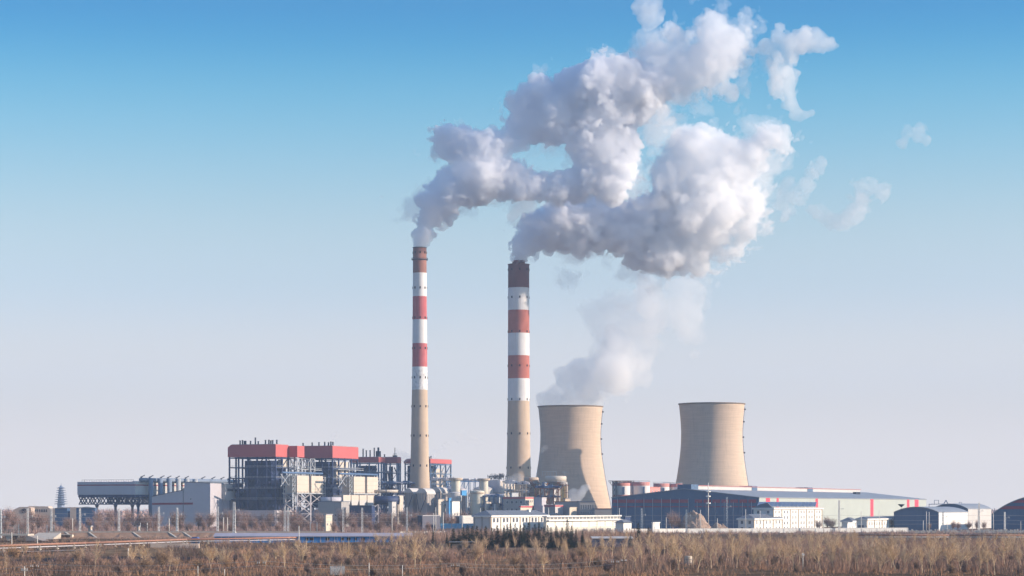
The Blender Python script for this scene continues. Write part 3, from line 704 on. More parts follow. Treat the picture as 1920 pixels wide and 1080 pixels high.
# ------------------------------------------------------------------ gas cleaning: tanks, absorbers, hoods
def tank(px, D, hw, yt, yb, label, m=TANK, ring=None, dome=.12, name='storage_tank', cat='storage tank', rail=True, group=None):
    s = D/FPX; r = hw*s; zt = Z(yt, D); zb = Z(yb, D) if yb else 0
    t = thing(name, (X(px, D), D, 0), 0, label, cat, group)
    MB().lathe([(r, 0), (r, zt)], 40, cap1=False).build('shell', m, t, True)
    MB().lathe([(r, zt-.02), (r*.97, zt+.15), (r*.5, zt+r*dome), (.05, zt+r*dome*1.25)], 40).build('roof', m, t, True)
    bd = MB()
    for q in (.35, .72): bd.lathe([(r-.05, zt*q-.12), (r+.1, zt*q-.12), (r+.1, zt*q+.12), (r-.05, zt*q+.12)], 40, cap1=False)
    bd.build('band', GREYW, t)
    if rail:
        rl = MB(); n = 20
        for k in range(n):
            a = 2*math.pi*k/n; b = 2*math.pi*(k+1)/n; p = (r*.97*math.cos(a), r*.97*math.sin(a)); q = (r*.97*math.cos(b), r*.97*math.sin(b))
            rl.bar((*p, zt), (*p, zt+1.1), .1); rl.bar((*p, zt+1.1), (*q, zt+1.1), .1)
        rl.build('railing', STEELG, t)
    if ring:
        for y, e, h in ring: z = Z(y, D); MB().lathe([(r-.1, z-h/2), (r+e, z-h/2), (r+e, z+h/2), (r-.1, z+h/2)], 40, cap1=False).build('platform', TAN, t)
    return t
tank(895, 1890, 13.2, 921, None, 'large cream storage tank standing in front, right of the blue tarpaulin box', ring=[(924.5, .6, 1.1)])
tank(854.5, 1935, 8.6, 898, None, 'cream absorber cylinder with a wide brown collar, right of the slender chimney', ring=[(898, 1.9, 1.6)], name='absorber_tower', cat='absorber tower', rail=False)
tank(907, 1945, 8.2, 898.5, None, 'cream absorber cylinder with a wide brown collar, above the large cream tank', ring=[(899, 1.6, 1.6)], name='absorber_tower', cat='absorber tower', rail=False)
tank(853, 1900, 13, 924, None, 'shaded grey tank behind the white pump hut', LILACL, rail=False)
tank(875.5, 1885, 2.4, 925, None, 'slender white silo beside the large cream tank', PALEST, name='silo', cat='silo', rail=False)
tank(934, 1900, 3.6, 926, None, 'small white silo between the large cream tank and the two-storey works office', PALEST, name='silo', cat='silo', rail=False)
tank(906, 1960, 19, 917, None, 'wide low grey drum under the second collared absorber', LILACL, rail=True, dome=.25)
tank(853, 1960, 21, 917, None, 'wide low grey drum under the first collared absorber', LILAC, rail=True, dome=.25)
rack(838, 899, 1975, 902, 6, 'bright blue pipe bridge joining the two collared absorbers', BLUEB, 3)
def hood(px, D, pr, yt, yb, label):
    s = D/FPX; t = thing('duct_hood', (X(px, D), D, 0), -TH, label, 'duct hood', 'curved duct hoods by the slender chimney'); Wd = (pr-px)*s*.80; zt, zb = Z(yt, D), Z(yb, D)
    pts = [(0, zb), (Wd, zb), (Wd, zt-5)]+[(Wd-5+5*math.cos(a), zt-5+5*math.sin(a)) for a in [R(q) for q in (15,30,45,60,75,90)]]+[(3, zt), (0, zt-3)]
    MB().prism(pts, 0, 17).build('casing', LILACL, t)
    pp = [(0.3, 0), (Wd-.3, 0), (Wd-.3, zb-.01), (.3, zb-.01)]; MB().prism(pp, 1, 15).build('plenum', GREYW, t)
    rb = MB()
    for k in range(5): rb.box(Wd*k/4-.15, Wd*k/4+.15, -.2, -.003, zb-8, zb+1)
    for k in range(4): rb.box(Wd+.003, Wd+.25, 2+4*k, 2.4+4*k, zb-8, zt-5)
    rb.build('stiffener', TAN, t)
    br = MB(); br.bar((0, -.5, 2), (Wd, -.5, zb-2), .5); br.bar((Wd*.5, -.5, 2), (0, -.5, zb), .5); br.build('brace', STEELD, t); return t
hood(757, 1900, 780, 915, 924, 'shaded duct hood at the left of the foot of the slender chimney')
hood(780.5, 1893, 808, 915.5, 925, 'rounded duct hood with a sunlit end under the slender chimney')
hood(806, 1935, 834, 913.5, 922, 'grey duct hood behind the sunlit one, next to the collared absorber')
t, W, L, z = lowblock(746, 1875, 744.6, 756, 929, 'tall cream valve house left of the duct hoods', m=CREAM)
windows(t, 'x', [(L*.75, 6+3*k, 1.2, .8) for k in range(3)])
t, W, L, z = lowblock(848, 1850, 836, 862, 940, 'white pump hut with small windows below the grey tank', m=WHITEW)
windows(t, 'x', [(L*.3, 4, 1.4, 1.6), (L*.7, 4, 1.4, 1.6), (L*.3, 9, 1.4, 1.6), (L*.7, 9, 1.4, 1.6)])
t, W, L, z = lowblock(866, 1870, 863, 875, 920.5, 'bright blue sheeted box beside the slender white silo', m=BLUEB, roof=BLUEB, yb=929)
MB().box(-1, 0, 2, 3, 0, Z(929, 1870)).box(-1, 0, L-4, L-3, 0, Z(929, 1870)).build('leg', STEELD, t)
t, W, L, z = lowblock(842, 1848, 840.5, 846, 934.5, 'small blue cabinet on the roof line of the white pump hut', 'cabinet', 'cabinet', BLUEB, BLUEB)
# desulphurisation building and absorbers
t, W, L = site('process_building', 937.5, 1960, 914, 966, 'tall grey process building with pipework on its roof, left of the thick chimney', 'process building'); D = 1960
z1 = Z(900, D); MB().box(-W, 0, 0, L, 0, z1).build('wall', LILAC, t)
MB().box(.003, .15, 1, L-1, 2, z1-1).build('sunlit_side_sheet', CREAM, t)  # cream sheet carries the sunlight on this side as colour
for q in (.3, .5, .72): MB().box(-W-.8, 1.0, -.9, L+.3, z1*q-.25, z1*q+.25).build('walkway', GREYW, t)
fr = MB()
for k in range(8): fr.bar((-W+1+k*(W-2)/7, 1, z1), (-W+1+k*(W-2)/7, 1, z1+3.2), .3); fr.bar((-.8, 1+k*(L-2)/7, z1), (-.8, 1+k*(L-2)/7, z1+3.4), .3)
fr.box(-W, .5, .2, 1.6, z1+3.2, z1+3.6); fr.box(-1.4, .5, 1.7, L, z1+3.4, z1+3.8)
for k in range(60): x = RND.uniform(-W, 0); y = RND.uniform(0, L*.5); fr.bar((x, y, z1+RND.uniform(0, 3)), (x+RND.uniform(-2, 2), y+1, z1+RND.uniform(3, 6)), .35)
fr.build('roof_pipework', STEELD, t)
windows(t, 'x', [(4+k*6, z1*q+2, 2.2, 2) for k in range(int(L/8)) for q in (.3, .5, .72)], off=.15)
def absorber(px, D, parts, label, deck):
    s = D/FPX; t = thing('absorber_tower', (X(px, D), D, 0), 0, label, 'absorber tower')
    for dx, hw, yt, yb, m, nm, seg in parts:
        r = hw*s; MB().lathe([(r, Z(yb, D) if yb else 0), (r, Z(yt, D)-.6), (r*.93, Z(yt, D))], seg, c=(dx*s, RND.uniform(-3, 3), 0), cap0=True).build(nm, m, t, seg > 12)
    for dx, hw, y, h in deck:
        r = hw*s; mb = MB().lathe([(r, Z(y, D)), (r, Z(y, D)+h)], 16, c=(dx*s, -2, 0), cap0=True)
        for k in range(16):
            a = 2*math.pi*k/16; p = (dx*s+r*math.cos(a), -2+r*math.sin(a)); mb.bar((*p, Z(y, D)+h), (*p, Z(y, D)+h+1.2), .15)
        mb.build('platform', GREYW, t)
    cl = MB()
    for k in range(30):
        dx = RND.uniform(-20, 20)*s; z = RND.uniform(12, Z(905, D)); y = RND.uniform(-15, -9); cl.bar((dx, y, z), (dx+RND.uniform(-5, 5), y+RND.uniform(-2, 2), z+RND.uniform(-6, 6)), .6)
    for k in range(10):
        dx = RND.uniform(-22, 22)*s; z = RND.uniform(12, Z(905, D)); cl.box(dx, dx+RND.uniform(2, 5), -14, -9, z, z+.5)
    cl.build('pipework', RUST, t); return t
absorber(996, 1955, [(-2, 17.5, 902, None, TAN, 'body', 32), (0, 14, 895, 903, TAN, 'cap', 32), (8, 6.5, 908, None, YELL, 'yellow_column', 24), (-14, 5.5, 920, None, TAN, 'side_column', 20)],
    'tan absorber with a brown conical cap and yellow column, beside the thick chimney', [(6, 11, 908, 1.6), (-16, 7, 905, .8), (-12, 9, 918, .8)])
absorber(1040, 1945, [(-2, 17, 903, None, GREYW, 'body', 32), (2, 20, 892.5, 903.5, CREAM, 'cap', 32), (13, 8, 912, None, YELL, 'yellow_column', 24), (22, 2.4, 909, None, TAN, 'side_column', 12)],
    'taller absorber with a cream drum on top, before the left cooling tower', [(11, 13, 909, 2.4), (4, 17, 904, .6)])
t = thing('roof_gantry', (X(1028, 1942), 1942, Z(892.2, 1942)), 0, 'white pipe gantry standing on the cream drum of the taller absorber', 'gantry')
gt = MB()
for k in range(6):
    x = -5+k*2.4; gt.bar((x, 0, 0), (x, 0, 3.6), .25)
gt.bar((-5, 0, 3.6), (7, 0, 3.6), .3); gt.bar((14, 0, 0), (14, 0, 3.2), .3); gt.bar((11.5, 0, 3.2), (17, 0, 3.2), .4); gt.bar((-10, 0, -1), (-10, 0, 2.4), .3); gt.build('frame', PALEST, t)
t = thing('stair_block', (X(1020, 1930), 1930, 0), -TH, 'narrow white stair block with blue marking between the two yellow absorbers', 'stair block'); D = 1930
MB().box(-2.5, 0, 0, 8, 0, Z(917, D)).build('wall', WHITEW, t); MB().box(-2.2, -.2, 1, 6, Z(917, D), Z(904, D)).build('sign_frame', NAVYL, t)
bl = MB()
for k in range(3): bl.box(-.19, -.05, 1.6, 5.4, Z(916-k*4, D), Z(916-k*4, D)+1.1)
bl.build('sign_bar', WHITEW, t)
t, W, L, z = lowblock(1037, 1925, 1027, 1042, 918, 'pale sheeted block beside the yellow column of the taller absorber', m=LILACL)
t = thing('lift_frame', (X(1026, 1935), 1935, 0), -TH, 'rust-red lattice lift frame between the two absorbers', 'lift frame'); lf = MB(); lattice(lf, -4, 0, 0, 5, 0, Z(906, 1935), 9, .5, .3); lf.build('frame', RUST, t)
mb = MB(); mb.box(-3.4, -.6, .6, 4.4, 14, 18); mb.build('cabin', NAVY, t)

rack(944, 962, 1925, 906, 3, 'cream-grey pipe rack at the sunlit corner of the process building', LILACL, 5, 8)
rack(966, 986, 1915, 908, 3, 'tan pipe rack between the process building and the tan absorber', TAN, 5, 8)
rack(1004, 1046, 1915, 915, 5, 'rust-red pipe rack linking the two yellow absorbers', RUST, 4, 8)
rack(900, 942, 1885, 931, 5, 'low navy pipe rack right of the large cream tank', NAVYL, 3, 8)
rack(832, 884, 1905, 930, 6, 'low pale pipe rack behind the white pump hut', PALEST, 3, 8)
for pc, D, pl, pr, yt, lab, mm in ((912, 1880, 909, 921, 941, 'small cream pump cabin right of the large cream tank', CREAM), (929, 1878, 926, 940, 944.5, 'low grey cabin left of the grey-fronted works office', LILACL), (1060, 1885, 1057, 1070, 935, 'narrow tan block right of the taller absorber', TAN),
    (822, 1882, 819, 833, 936, 'cream fan house right of the sunlit duct hood', CREAM), (960, 1900, 957, 972, 924, 'white switch cabin above the grey-fronted works office', PALEST), (735, 1850, 728, 743, 941, 'small grey cabin left of the cream valve house', LILACL)):
    t, W, L, z = lowblock(pc, D, pl, pr, yt, lab, 'pump_cabin', 'cabin', mm); windows(t, 'x', [(L*.3, z-5, 1.4, 1.5), (L*.7, z-5, 1.4, 1.5)])
# works offices among the tanks
def grid_windows(t, face, length, z, rows, n, w_, h_, dz, z0=1.2, margin=.08, neg=False, off=0.0):
    it = []
    for r in range(rows):
        for k in range(n):
            u = length*(margin+(1-2*margin)*(k+.5)/n); it.append((-u if neg else u, z0+r*dz, w_, h_))
    windows(t, face, it, off)
t, W, L, z = lowblock(984.5, 1865, 944, 1000, 932.5, 'grey-fronted works office with sun-painted cream side, red roof edge below the tan absorber', 'works_office', 'works office', GREYW, GREYW, REDT)
MB().box(.003, .2, .02, L-.02, 0, z-1.05).build('side_wall', CREAMW, t)  # lit side painted cream against the grey front, sunlight as colour
grid_windows(t, 'y', W, z, 3, 4, 2.0, 2.2, 6, z0=6.5, neg=True); grid_windows(t, 'x', L, z, 4, 4, 1.7, 2, 4.8, z0=5, off=.2)
t, W, L, z = lowblock(976, 1840, 974, 1021.5, 949, 'low cream works office with two rows of small windows and a red roof edge', 'works_office', 'works office', CREAMW, GREYW, REDT)
grid_windows(t, 'x', L, z, 2, 10, 2.2, 2.2, 5, z0=5.5)
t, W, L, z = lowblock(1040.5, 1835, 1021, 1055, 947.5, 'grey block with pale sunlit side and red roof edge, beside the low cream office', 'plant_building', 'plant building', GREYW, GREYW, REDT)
MB().box(.003, .2, .02, L-.02, 0, z-1.05).build('side_wall', LILACL, t)  # paler sheet paints sunlight onto this side
t, W, L, z = lowblock(1016, 1860, 1001, 1024, 933.5, 'blue-grey cube house in front of the yellow columns', 'plant_building', 'plant building', LILAC, LILAC)
t, W, L, z = lowblock(1087, 1850, 1040, 1088.5, 941, 'long low grey hall at the foot of the left cooling tower', 'plant_building', 'plant building', GREYW, RUST)
t, W, L, z = lowblock(1068, 1825, 1066, 1083, 952, 'small bright cream house in front of the long low grey hall', 'plant_building', 'plant building', CREAMW, CREAMW)
windows(t, 'x', [(L*.35, 6, 1.3, 1.6), (L*.75, 6, 1.3, 1.6)])
t = thing('pump_house', (X(1087, 1838), 1838, 0), R(6), 'grey pump house with six tall narrow windows before the left cooling tower', 'pump house'); D = 1838; s = D/FPX
MB().box(0, 28*s, 0, 14, 0, Z(941, D)).build('wall', GREYW, t); MB().box(-.4, 28*s+.4, -.4, 14.4, Z(941, D)+.002, Z(941, D)+.7).build('roof', SLATE, t)
windows(t, 'y', [((3+4.4*k)*s, Z(955, D), 1.2, 3.9) for k in range(6)]); windows(t, 'y', [((3+4.4*k)*s, Z(963, D), 1.2, 1.2) for k in range(6)])
t = thing('basin_wall', (X(1115, 1900), 1900, 0), R(3), 'low grey basin wall below the left cooling tower', 'wall'); MB().box(0, 33*1900/FPX, 0, 2, 0, Z(954.5, 1900)).build('wall', GREYW, t); MB().box(-.3, 33*1900/FPX+.3, -.3, 2.3, Z(954.5, 1900)+.002, Z(954.5, 1900)+.6).build('coping', RUST, t)

# red and white ash silos behind the coal shed
SILW = mat('silo_white', (.70,.66,.62), .7, var=.1, scale=.15, streak=.5, dark=(.5,.45,.42), sz=.1)
SILR = mat('silo_red', (.55,.22,.19), .7, var=.2, scale=.3, streak=.6, dark=(.66,.5,.46), sz=.1)
def silo(px, D, hw, yt, label):
    s = D/FPX; r = hw*s; zt = Z(yt, D); t = thing('ash_silo', (X(px, D), D, 0), 0, label, 'silo', 'red and white ash silos')
    o = MB().lathe([(r, 0), (r, zt*.56), (r, zt*.72), (r, zt*.92), (r, zt)], 40).build('shell', None, t, True, [SILW, SILR])
    for p in o.data.polygons:
        z = sum(o.data.vertices[v].co.z for v in p.vertices)/len(p.vertices)
        if len(p.vertices) == 4 and (z > zt*.92 or zt*.56 < z < zt*.72): p.material_index = 1
    rl = MB(); n = 24
    for k in range(n):
        a = 2*math.pi*k/n; b = 2*math.pi*(k+1)/n; rl.bar((r*math.cos(a), r*math.sin(a), zt), (r*math.cos(a), r*math.sin(a), zt+1.1), .1); rl.bar((r*math.cos(a), r*math.sin(a), zt+1.1), (r*math.cos(b), r*math.sin(b), zt+1.1), .1)
    rl.build('railing', STEELG, t)
    MB().box(r*.1, r*.32, -r-.6, -r+1.2, zt*.73, zt*.9).build('cabinet', NAVYL, t); return t
silo(1165, 1780, 16.5, 904.5, 'shaded red and white ash silo at the left end, under the lattice conveyor')
silo(1184, 1800, 15, 904, 'middle ash silo with small dark openings, right of the lattice conveyor head')
silo(1203, 1790, 15.5, 904, 'sunlit ash silo touching the pink control block')
silo(1240, 1825, 15, 906.5, 'shaded ash silo directly right of the pink control block')
silo(1257, 1835, 14, 907, 'ash silo standing second from the right, before the right cooling tower')
silo(1268, 1830, 11.5, 907, 'rightmost ash silo, partly behind the ridge of the dark shed')
t, W, L, z = lowblock(1219, 1795, 1217.5, 1238, 914, 'pink control block between the two groups of ash silos', 'control_block', 'control block', mat('pink_wall', (.58,.25,.22), .8, var=.06), SILR)
windows(t, 'x', [(L*(.2+.3*k), z-3.6, 1.3, 1.3) for k in range(3)])
t = thing('conveyor_gallery', (X(1146, 1770), 1770, 0), R(2), 'black lattice conveyor head carried on legs above the ash silos', 'conveyor'); D = 1770; s = D/FPX
lt = MB(); z0, z1 = Z(905, D), Z(901.5, D); lattice(lt, 3*s, 10*s, -1, 3, 0, z1, 8, .4, .25)
for k in range(12):
    a = -5*s+k*4*s; lt.bar((a, 0, z1), (a+4*s, 0, z1), .4); lt.bar((a, 0, z0 if k > 0 else z1), (a+4*s, 0, z1), .25); lt.bar((a+4*s, 0, z0), (a+4*s, 0, z1), .25)
lt.bar((-5*s, 0, z1), (3*s, 0, Z(912, D)), .4); lt.bar((3*s, 0, z0), (43*s, 0, z0), .4); lt.build('truss', STEELD, t)
for k in range(7): MB().box((6+k*5)*s, (8+k*5)*s, -1, 1.5, z0+.5, z1).build('idler_box', RUST, t)
# ------------------------------------------------------------------ sheds on the right
SHEDN = mat('shed_navy', (.080,.135,.225), .55, var=.12, scale=.08, streak=.3, dark=(.05,.08,.13), sz=.02)
SHEDR = mat('shed_red', (.34,.055,.08), .6, var=.12, scale=.1)
SHEDS = mat('shed_side', (.40,.435,.40), .55, var=.07, scale=.05, streak=.3, dark=(.33,.35,.33), sz=.02)
SHEDRF = mat('shed_roof', (.27,.29,.325), .5, var=.1, scale=.05, streak=.3, dark=(.2,.22,.25), sz=1)
SIGR = mat('bright_red_panel', (.68,.06,.10), .6, var=.08)
t, W, L = site('coal_shed', 1423, 1640, 1147, 1737, 'dark blue coal shed with red bands and white ridge monitor, before the right cooling tower', 'coal shed'); D = 1640
ze, zr = Z(933, D), Z(933, D)+6.2
MB().prism([(-W, 0), (0, 0), (0, ze), (-W/2, zr), (-W, ze)], 0, .6).build('gable_wall', SHEDN, t)
MB().box(-.6, 0, .602, L, 0, ze).build('side_wall', SHEDS, t)
MB().prism([(-W, 0), (-.602, 0), (-.602, ze-.4), (-W/2, zr-.4), (-W, ze-.4)], L-.6, L).build('end_wall', SHEDN, t); MB().box(-W, -W+.6, .602, L-.602, 0, ze-.4).build('side_wall', SHEDN, t)
rf = MB(); e = .55
rf.prism([(.5, ze-.15), (.5, ze+.35), (-W/2, zr+.6), (-W/2, zr+.1)], -.5, L+.4); rf.prism([(-W/2, zr+.1), (-W/2, zr+.6), (-W-.5, ze+.35), (-W-.5, ze-.15)], -.5, L+.4); rf.build('roof', SHEDRF, t)
def bands(z0, z1, xs_, y):
    for a, b in xs_: MB().box(a, b, -.12, -.003, z0, z1).build('red_band', SHEDR, t)
zb1, zb0 = Z(936.5, D+10), Z(942.8, D+10)
segs = [(-W+.8, -W/2+3)]+[(-W/2+8+k*(W/2-9)/7, -W/2+8+(k+.84)*(W/2-9)/7) for k in range(7)]
bands(zb0, zb1, segs, 0); bands(Z(951, D+10), Z(949, D+10), segs, 0)
for k in range(16):
    x = -W+W*(k+.7)/16.5; MB().box(x-.18, x+.18, -.42, -.13, 0, ze-.5 if k < 9 else ze-3).build('downpipe', LILAC, t)
for a, b in ((1436,1443.5),(1456,1460),(1529,1533.5),(1632,1637.5),(1700.5,1705),(1715,1722)):
    y0, y1 = along(t.location, E2, a), along(t.location, E2, b); MB().box(.003, .12, y0, y1, 0, ze-.16).build('red_panel', SIGR, t)
rp = t.location-E1*(W/2)
y0, y1 = along(rp, E2, 1297), along(rp, E2, 1603)
MB().box(-W/2-5, -W/2+5, y0, y1, zr-.4, zr+2.6).build('ridge_monitor', LILACL, t)
MB().box(-W/2-5.6, -W/2+5.6, y0-.5, y1+.5, zr+2.602, zr+3.0).build('monitor_roof', mat('monitor_red', (.45,.16,.15), .6), t)
for a, b in ((1283,1296.5),(1398,1408),(1503,1513)):
    y0, y1 = along(rp, E2, a), along(rp, E2, b); MB().box(-W/2-5.3, -W/2+5.3, y0, y1, zr-.3, zr+3.6).build('ridge_house', SHEDN, t)
rr = MB()
for k in range(5): rr.box(-W/2+18, -W/2+21, L*.78+k*3, L*.78+k*3+1.6, ze+3, ze+6.5)
rr.build('roof_unit', STEELD, t)

def barrel(pc, D, pl, pr, yt, ye, label, bands=(), side=SHEDS, front=SHEDN, base=0):
    t, W, L = site('arched_shed', pc, D, pl, pr, label, 'arched shed'); ze, zt = Z(ye, D), Z(yt, D); n = 20; h = zt-ze
    rad = (W*W/4+h*h)/(2*h); cz = zt-rad
    arc = lambda x: cz+math.sqrt(max(0, rad*rad-(x+W/2)**2))
    up = [(-W+W*i/n, arc(-W+W*i/n)) for i in range(n+1)]
    MB().prism([(-W, 0), (0, 0)]+list(reversed(up)), 0, .5).build('gable_wall', front, t)
    MB().prism([(-W, 0), (0, 0)]+[(x, z-.01) for x, z in reversed(up)], L-.5, L).build('end_wall', front, t)
    MB().box(-.5, 0, .502, L-.502, 0, ze).build('side_wall', side, t); MB().box(-W, -W+.5, .502, L-.502, 0, ze).build('side_wall', side, t)
    rf = MB(); rf.prism([(x, z+.02) for x, z in up]+[(x, z+.55) for x, z in reversed(up)], -.6, L+.6); rf.build('roof', SHEDRF, t)
    for q0, q1 in bands:
        za, zb = ze+h*q0, ze+h*q1; hw = lambda z: math.sqrt(max(0, rad*rad-(z-cz)**2))
        pts = [(-W/2-hw(za)+.3, za), (-W/2+hw(za)-.3, za), (-W/2+hw(zb)-.3, zb), (-W/2-hw(zb)+.3, zb)]; MB().prism(pts, -.12, -.003).build('red_band', SHEDR, t)
    return t, W, L, ze, zt
t, W, L, ze, zt = barrel(1760, 1500, 1676, 1815, 951.5, 961.5, 'low arched dark shed with a white side wall, left of the other arched sheds', side=WHITEW)
barrel(1815, 1640, 1748, 1859, 945.5, 955, 'taller arched grey shed standing behind the low one with the white wall', side=LILACL)
barrel(2068, 1480, 1859, 2110, 928, 966, 'big arched dark blue shed with two red bands, cut by the right picture edge', bands=((.30,.45),(.62,.76)))
t = thing('roof_conveyor', (X(1742, 1680), 1680, Z(948, 1680)), R(2), 'steel conveyor frame and small gantry showing above the arched sheds', 'conveyor'); s = 1680/FPX
cv = MB(); cv.bar((0, 0, -8), (0, 0, 1.2), .4); cv.bar((0, 0, 1), (28*s, 0, 1.2), .5); cv.bar((10*s, 0, 1), (10*s, 0, 4), .3); cv.bar((18*s, 0, 1), (18*s, 0, 4), .3); cv.bar((10*s, 0, 4), (18*s, 0, 4), .3)
cv.bar((26*s, 0, 0), (32*s, 0, 4), .5); cv.bar((32*s, 0, 4), (37*s, 0, 0), .5); cv.bar((57*s, 0, -8), (57*s, 0, 2.5), .3); cv.bar((61*s, 0, -8), (61*s, 0, 2.5), .3); cv.bar((57*s, 0, 2.5), (61*s, 0, 2.5), .3); cv.build('frame', NAVYL, t)

# ------------------------------------------------------------------ offices
def hip_roof(t, W, L, ze, zr, over=.9, m=SLATE):
    x0, x1, y0, y1 = -W-over, over, -over, L+over; r = (x1-x0)/2; xm = (x0+x1)/2
    a = MB(); v = [(x0,y0,ze),(x1,y0,ze),(x1,y1,ze),(x0,y1,ze),(xm,y0+r*1.0,zr),(xm,y1-r*1.0,zr)]
    a.v = v; a.f = [(0,1,4),(1,2,5,4),(2,3,5),(3,0,4,5),(3,2,1,0)]; return a.build('roof', m, t)
def office(pc, D, pl, pr, ye, yr, label, floors, bays, wz, pier=True, hip=True, wm=WHITEW, per=2, ww=1.8, wh=2.2, shade_bays=0, name='office_building'):
    t, W, L = site(name, pc, D, pl, pr, label, 'office building'); ze = Z(ye, D)
    MB().box(-W, 0, 0, L, 0, ze-.9).build('wall', wm, t); MB().box(-W-.9, .9, -.9, L+.9, ze-.9, ze-.002).build('cornice', WHITEW, t)
    if hip: hip_roof(t, W, L, ze, Z(yr, D))
    bw = L/bays
    if pier:
        for k in range(bays+1):
            y = min(max(k*bw, .6), L-.6); MB().box(.003, .3, y-.6, y+.6, 0, ze-.905).build('pier', BRICK, t)
    it = []
    for k in range(bays):
        for z in wz:
            for j in range(per): it.append(((k+.5)*bw+(j-(per-1)/2)*bw*.36, z, ww, wh))
    windows(t, 'x', it)
    if shade_bays:
        windows(t, 'y', [(-W*(k+.5)/shade_bays, z, ww, wh) for k in range(shade_bays) for z in wz])
    return t, W, L, ze
t, W, L, ze = office(920, 1290, 888, 1027, 966.5, 957, 'two-storey white office with a dark hipped roof, behind the row of conifers', 2, 6, (1.2, 7.0), per=2, ww=2.6, wh=2.6)
MB().box(-W+.8, -1.0, -.25, -.003, .2, ze-1.3).build('front_shade_sheet', LILACL, t)  # greyer sheet over the white wall, shade painted on
for x in (-W+.4, -W*.5, -.5): MB().box(x-.4, x+.4, -.6, -.26, 0, ze-.905).build('pillar', GREYW, t)
MB().box(-W*.45, -W*.3, L*.75, L*.78, Z(957, 1290)-1.5, Z(957, 1290)+.4).build('roof_dormer', WHITEW, t)
# long low block beside it
OFFW = mat('office_cream', (.60,.56,.48), .85, var=.08, scale=.15, streak=.4, dark=(.45,.41,.35), sz=.08)
t, W, L = site('long_office_block', 1024, 1330, 1019, 1163, 'long low cream office block with a white canopy between its two floors', 'office building'); D = 1330; ze = Z(967, D)
MB().box(-W, 0, 0, L, 0, ze-.8).build('wall', OFFW, t); MB().box(-W-.6, .8, -.6, L+.6, ze-.8, ze).build('cornice', WHITEW, t)
MB().box(.003, 1.6, .5, L-.5, Z(977.5, D), Z(976, D)+.25).build('canopy', WHITEW, t)
windows(t, 'x', [(L*(k+.5)/21+j, Z(974.2, D), 1.7, 1.9) for k in range(21) for j in (-1.1, 1.1)])
for k in range(9):
    y = L*(k+.5)/9; MB().box(.003, .12, y-L/9*.42, y+L/9*.42, 3.9, Z(979, D)).build('panel', WHITEW, t)
windows(t, 'x', [(L*(k+.5)/9+j*2.6, .7, 1.7, 2.0) for k in range(4, 9) for j in (-1, 0, 1)])
t, W, L = site('guard_house', 1169, 1300, 1154, 1184, 'small white gatehouse with dark hipped roof, right of the long office block', 'gatehouse'); ze = Z(980, 1300)
MB().box(-W, 0, 0, L, 0, ze).build('wall', WHITEW, t); hip_roof(t, W, L, ze+.01, ze+1.8, .9); windows(t, 'x', [(L*.4, 2.4, 1.2, 1.4), (L*.75, 2.4, 1.2, 1.4)])
t, W, L, z = lowblock(1172, 1345, 1170, 1182, 969.5, 'dark square roof house beyond the small white gatehouse', 'plant_building', 'plant building', NAVY)
# right-hand office with solar panels, and its annex
t, W, L, ze = office(1449.5, 1480, 1413, 1541.5, 952.5, 945, 'four-storey white office with tilted solar panels on its roof, before the coal shed', 4, 6, (.9, 4.3, 7.9, 11.5), hip=False, ww=1.7, wh=1.9, per=2, shade_bays=2)
MB().box(-W-.7, .7, -.7, L+.7, ze, ze+.4).build('roof', GREYW, t)
SOL = mat('solar_glass', (.36,.42,.52), .3, spec=.6, var=.2)
for k in range(12):
    y = 2+k*(L-8)/12; p = MB(); p.prismx([(y, ze+.9), (y+4.0, ze+3.9), (y+4.0, ze+4.05), (y, ze+1.05)], -W+1.5, -.6).build('solar_panel', SOL, t)
    q = MB()
    for x in (-W+2, -W/2, -1.2): q.bar((x, y+3.7, ze+.4), (x, y+3.7, ze+3.6), .12); q.bar((x, y+.3, ze+.4), (x, y+.3, ze+1.0), .12)
    q.box(-.6, -.5, y+.0, y+4.0, ze+.75, ze+.9); q.build('panel_stand', PALEST, t)
MB().prism([(-W*.95, ze+.4), (-.8, ze+.4), (-W*.3, ze+3.4), (-W*.7, ze+2.4)], .2, 1.8).build('roof_house', SLATE, t)
MB().box(.31, .5, 1, L-1, 0, .8).build('plinth', mat('brown_base', (.20,.10,.08), .8), t)
t, W, L, ze = office(1413, 1440, 1384, 1467, 972, 964, 'two-storey white annex with a slate hipped roof, left of the four-storey office', 2, 3, (1.0, 5.0), per=2, ww=1.7, wh=2.1, shade_bays=2)
t, W, L, ze = office(1625, 1460, 1606, 1694.5, 972.5, 968.5, 'two-storey white office with five bays, below the middle of the pale shed side', 2, 5, (.6, 4.2), per=4, ww=1.2, wh=2.0)
MB().box(-W+1, -2, -.2, -.003, 0, 4.2).build('garage_door', SLATE, t)
t, W, L, ze = office(1597, 1530, 1578, 1607, 976.5, 970, 'dark-roofed house half hidden behind the five-bay office', 1, 1, (3.0,), pier=False, per=2)
t, W, L, z = lowblock(1589, 1435, 1583, 1604, 981, 'white flat-roofed hut beside the five-bay office', 'hut', 'hut', WHITEW, WHITEW)
windows(t, 'x', [(L*.3, 2.6, 1.1, 1.2), (L*.65, 2.6, 1.1, 1.2)])
t, W, L, z = lowblock(1224, 1400, 1222, 1237, 980.5, 'plain white cabin by the perimeter wall below the dark shed', 'cabin', 'cabin', WHITEW, WHITEW)
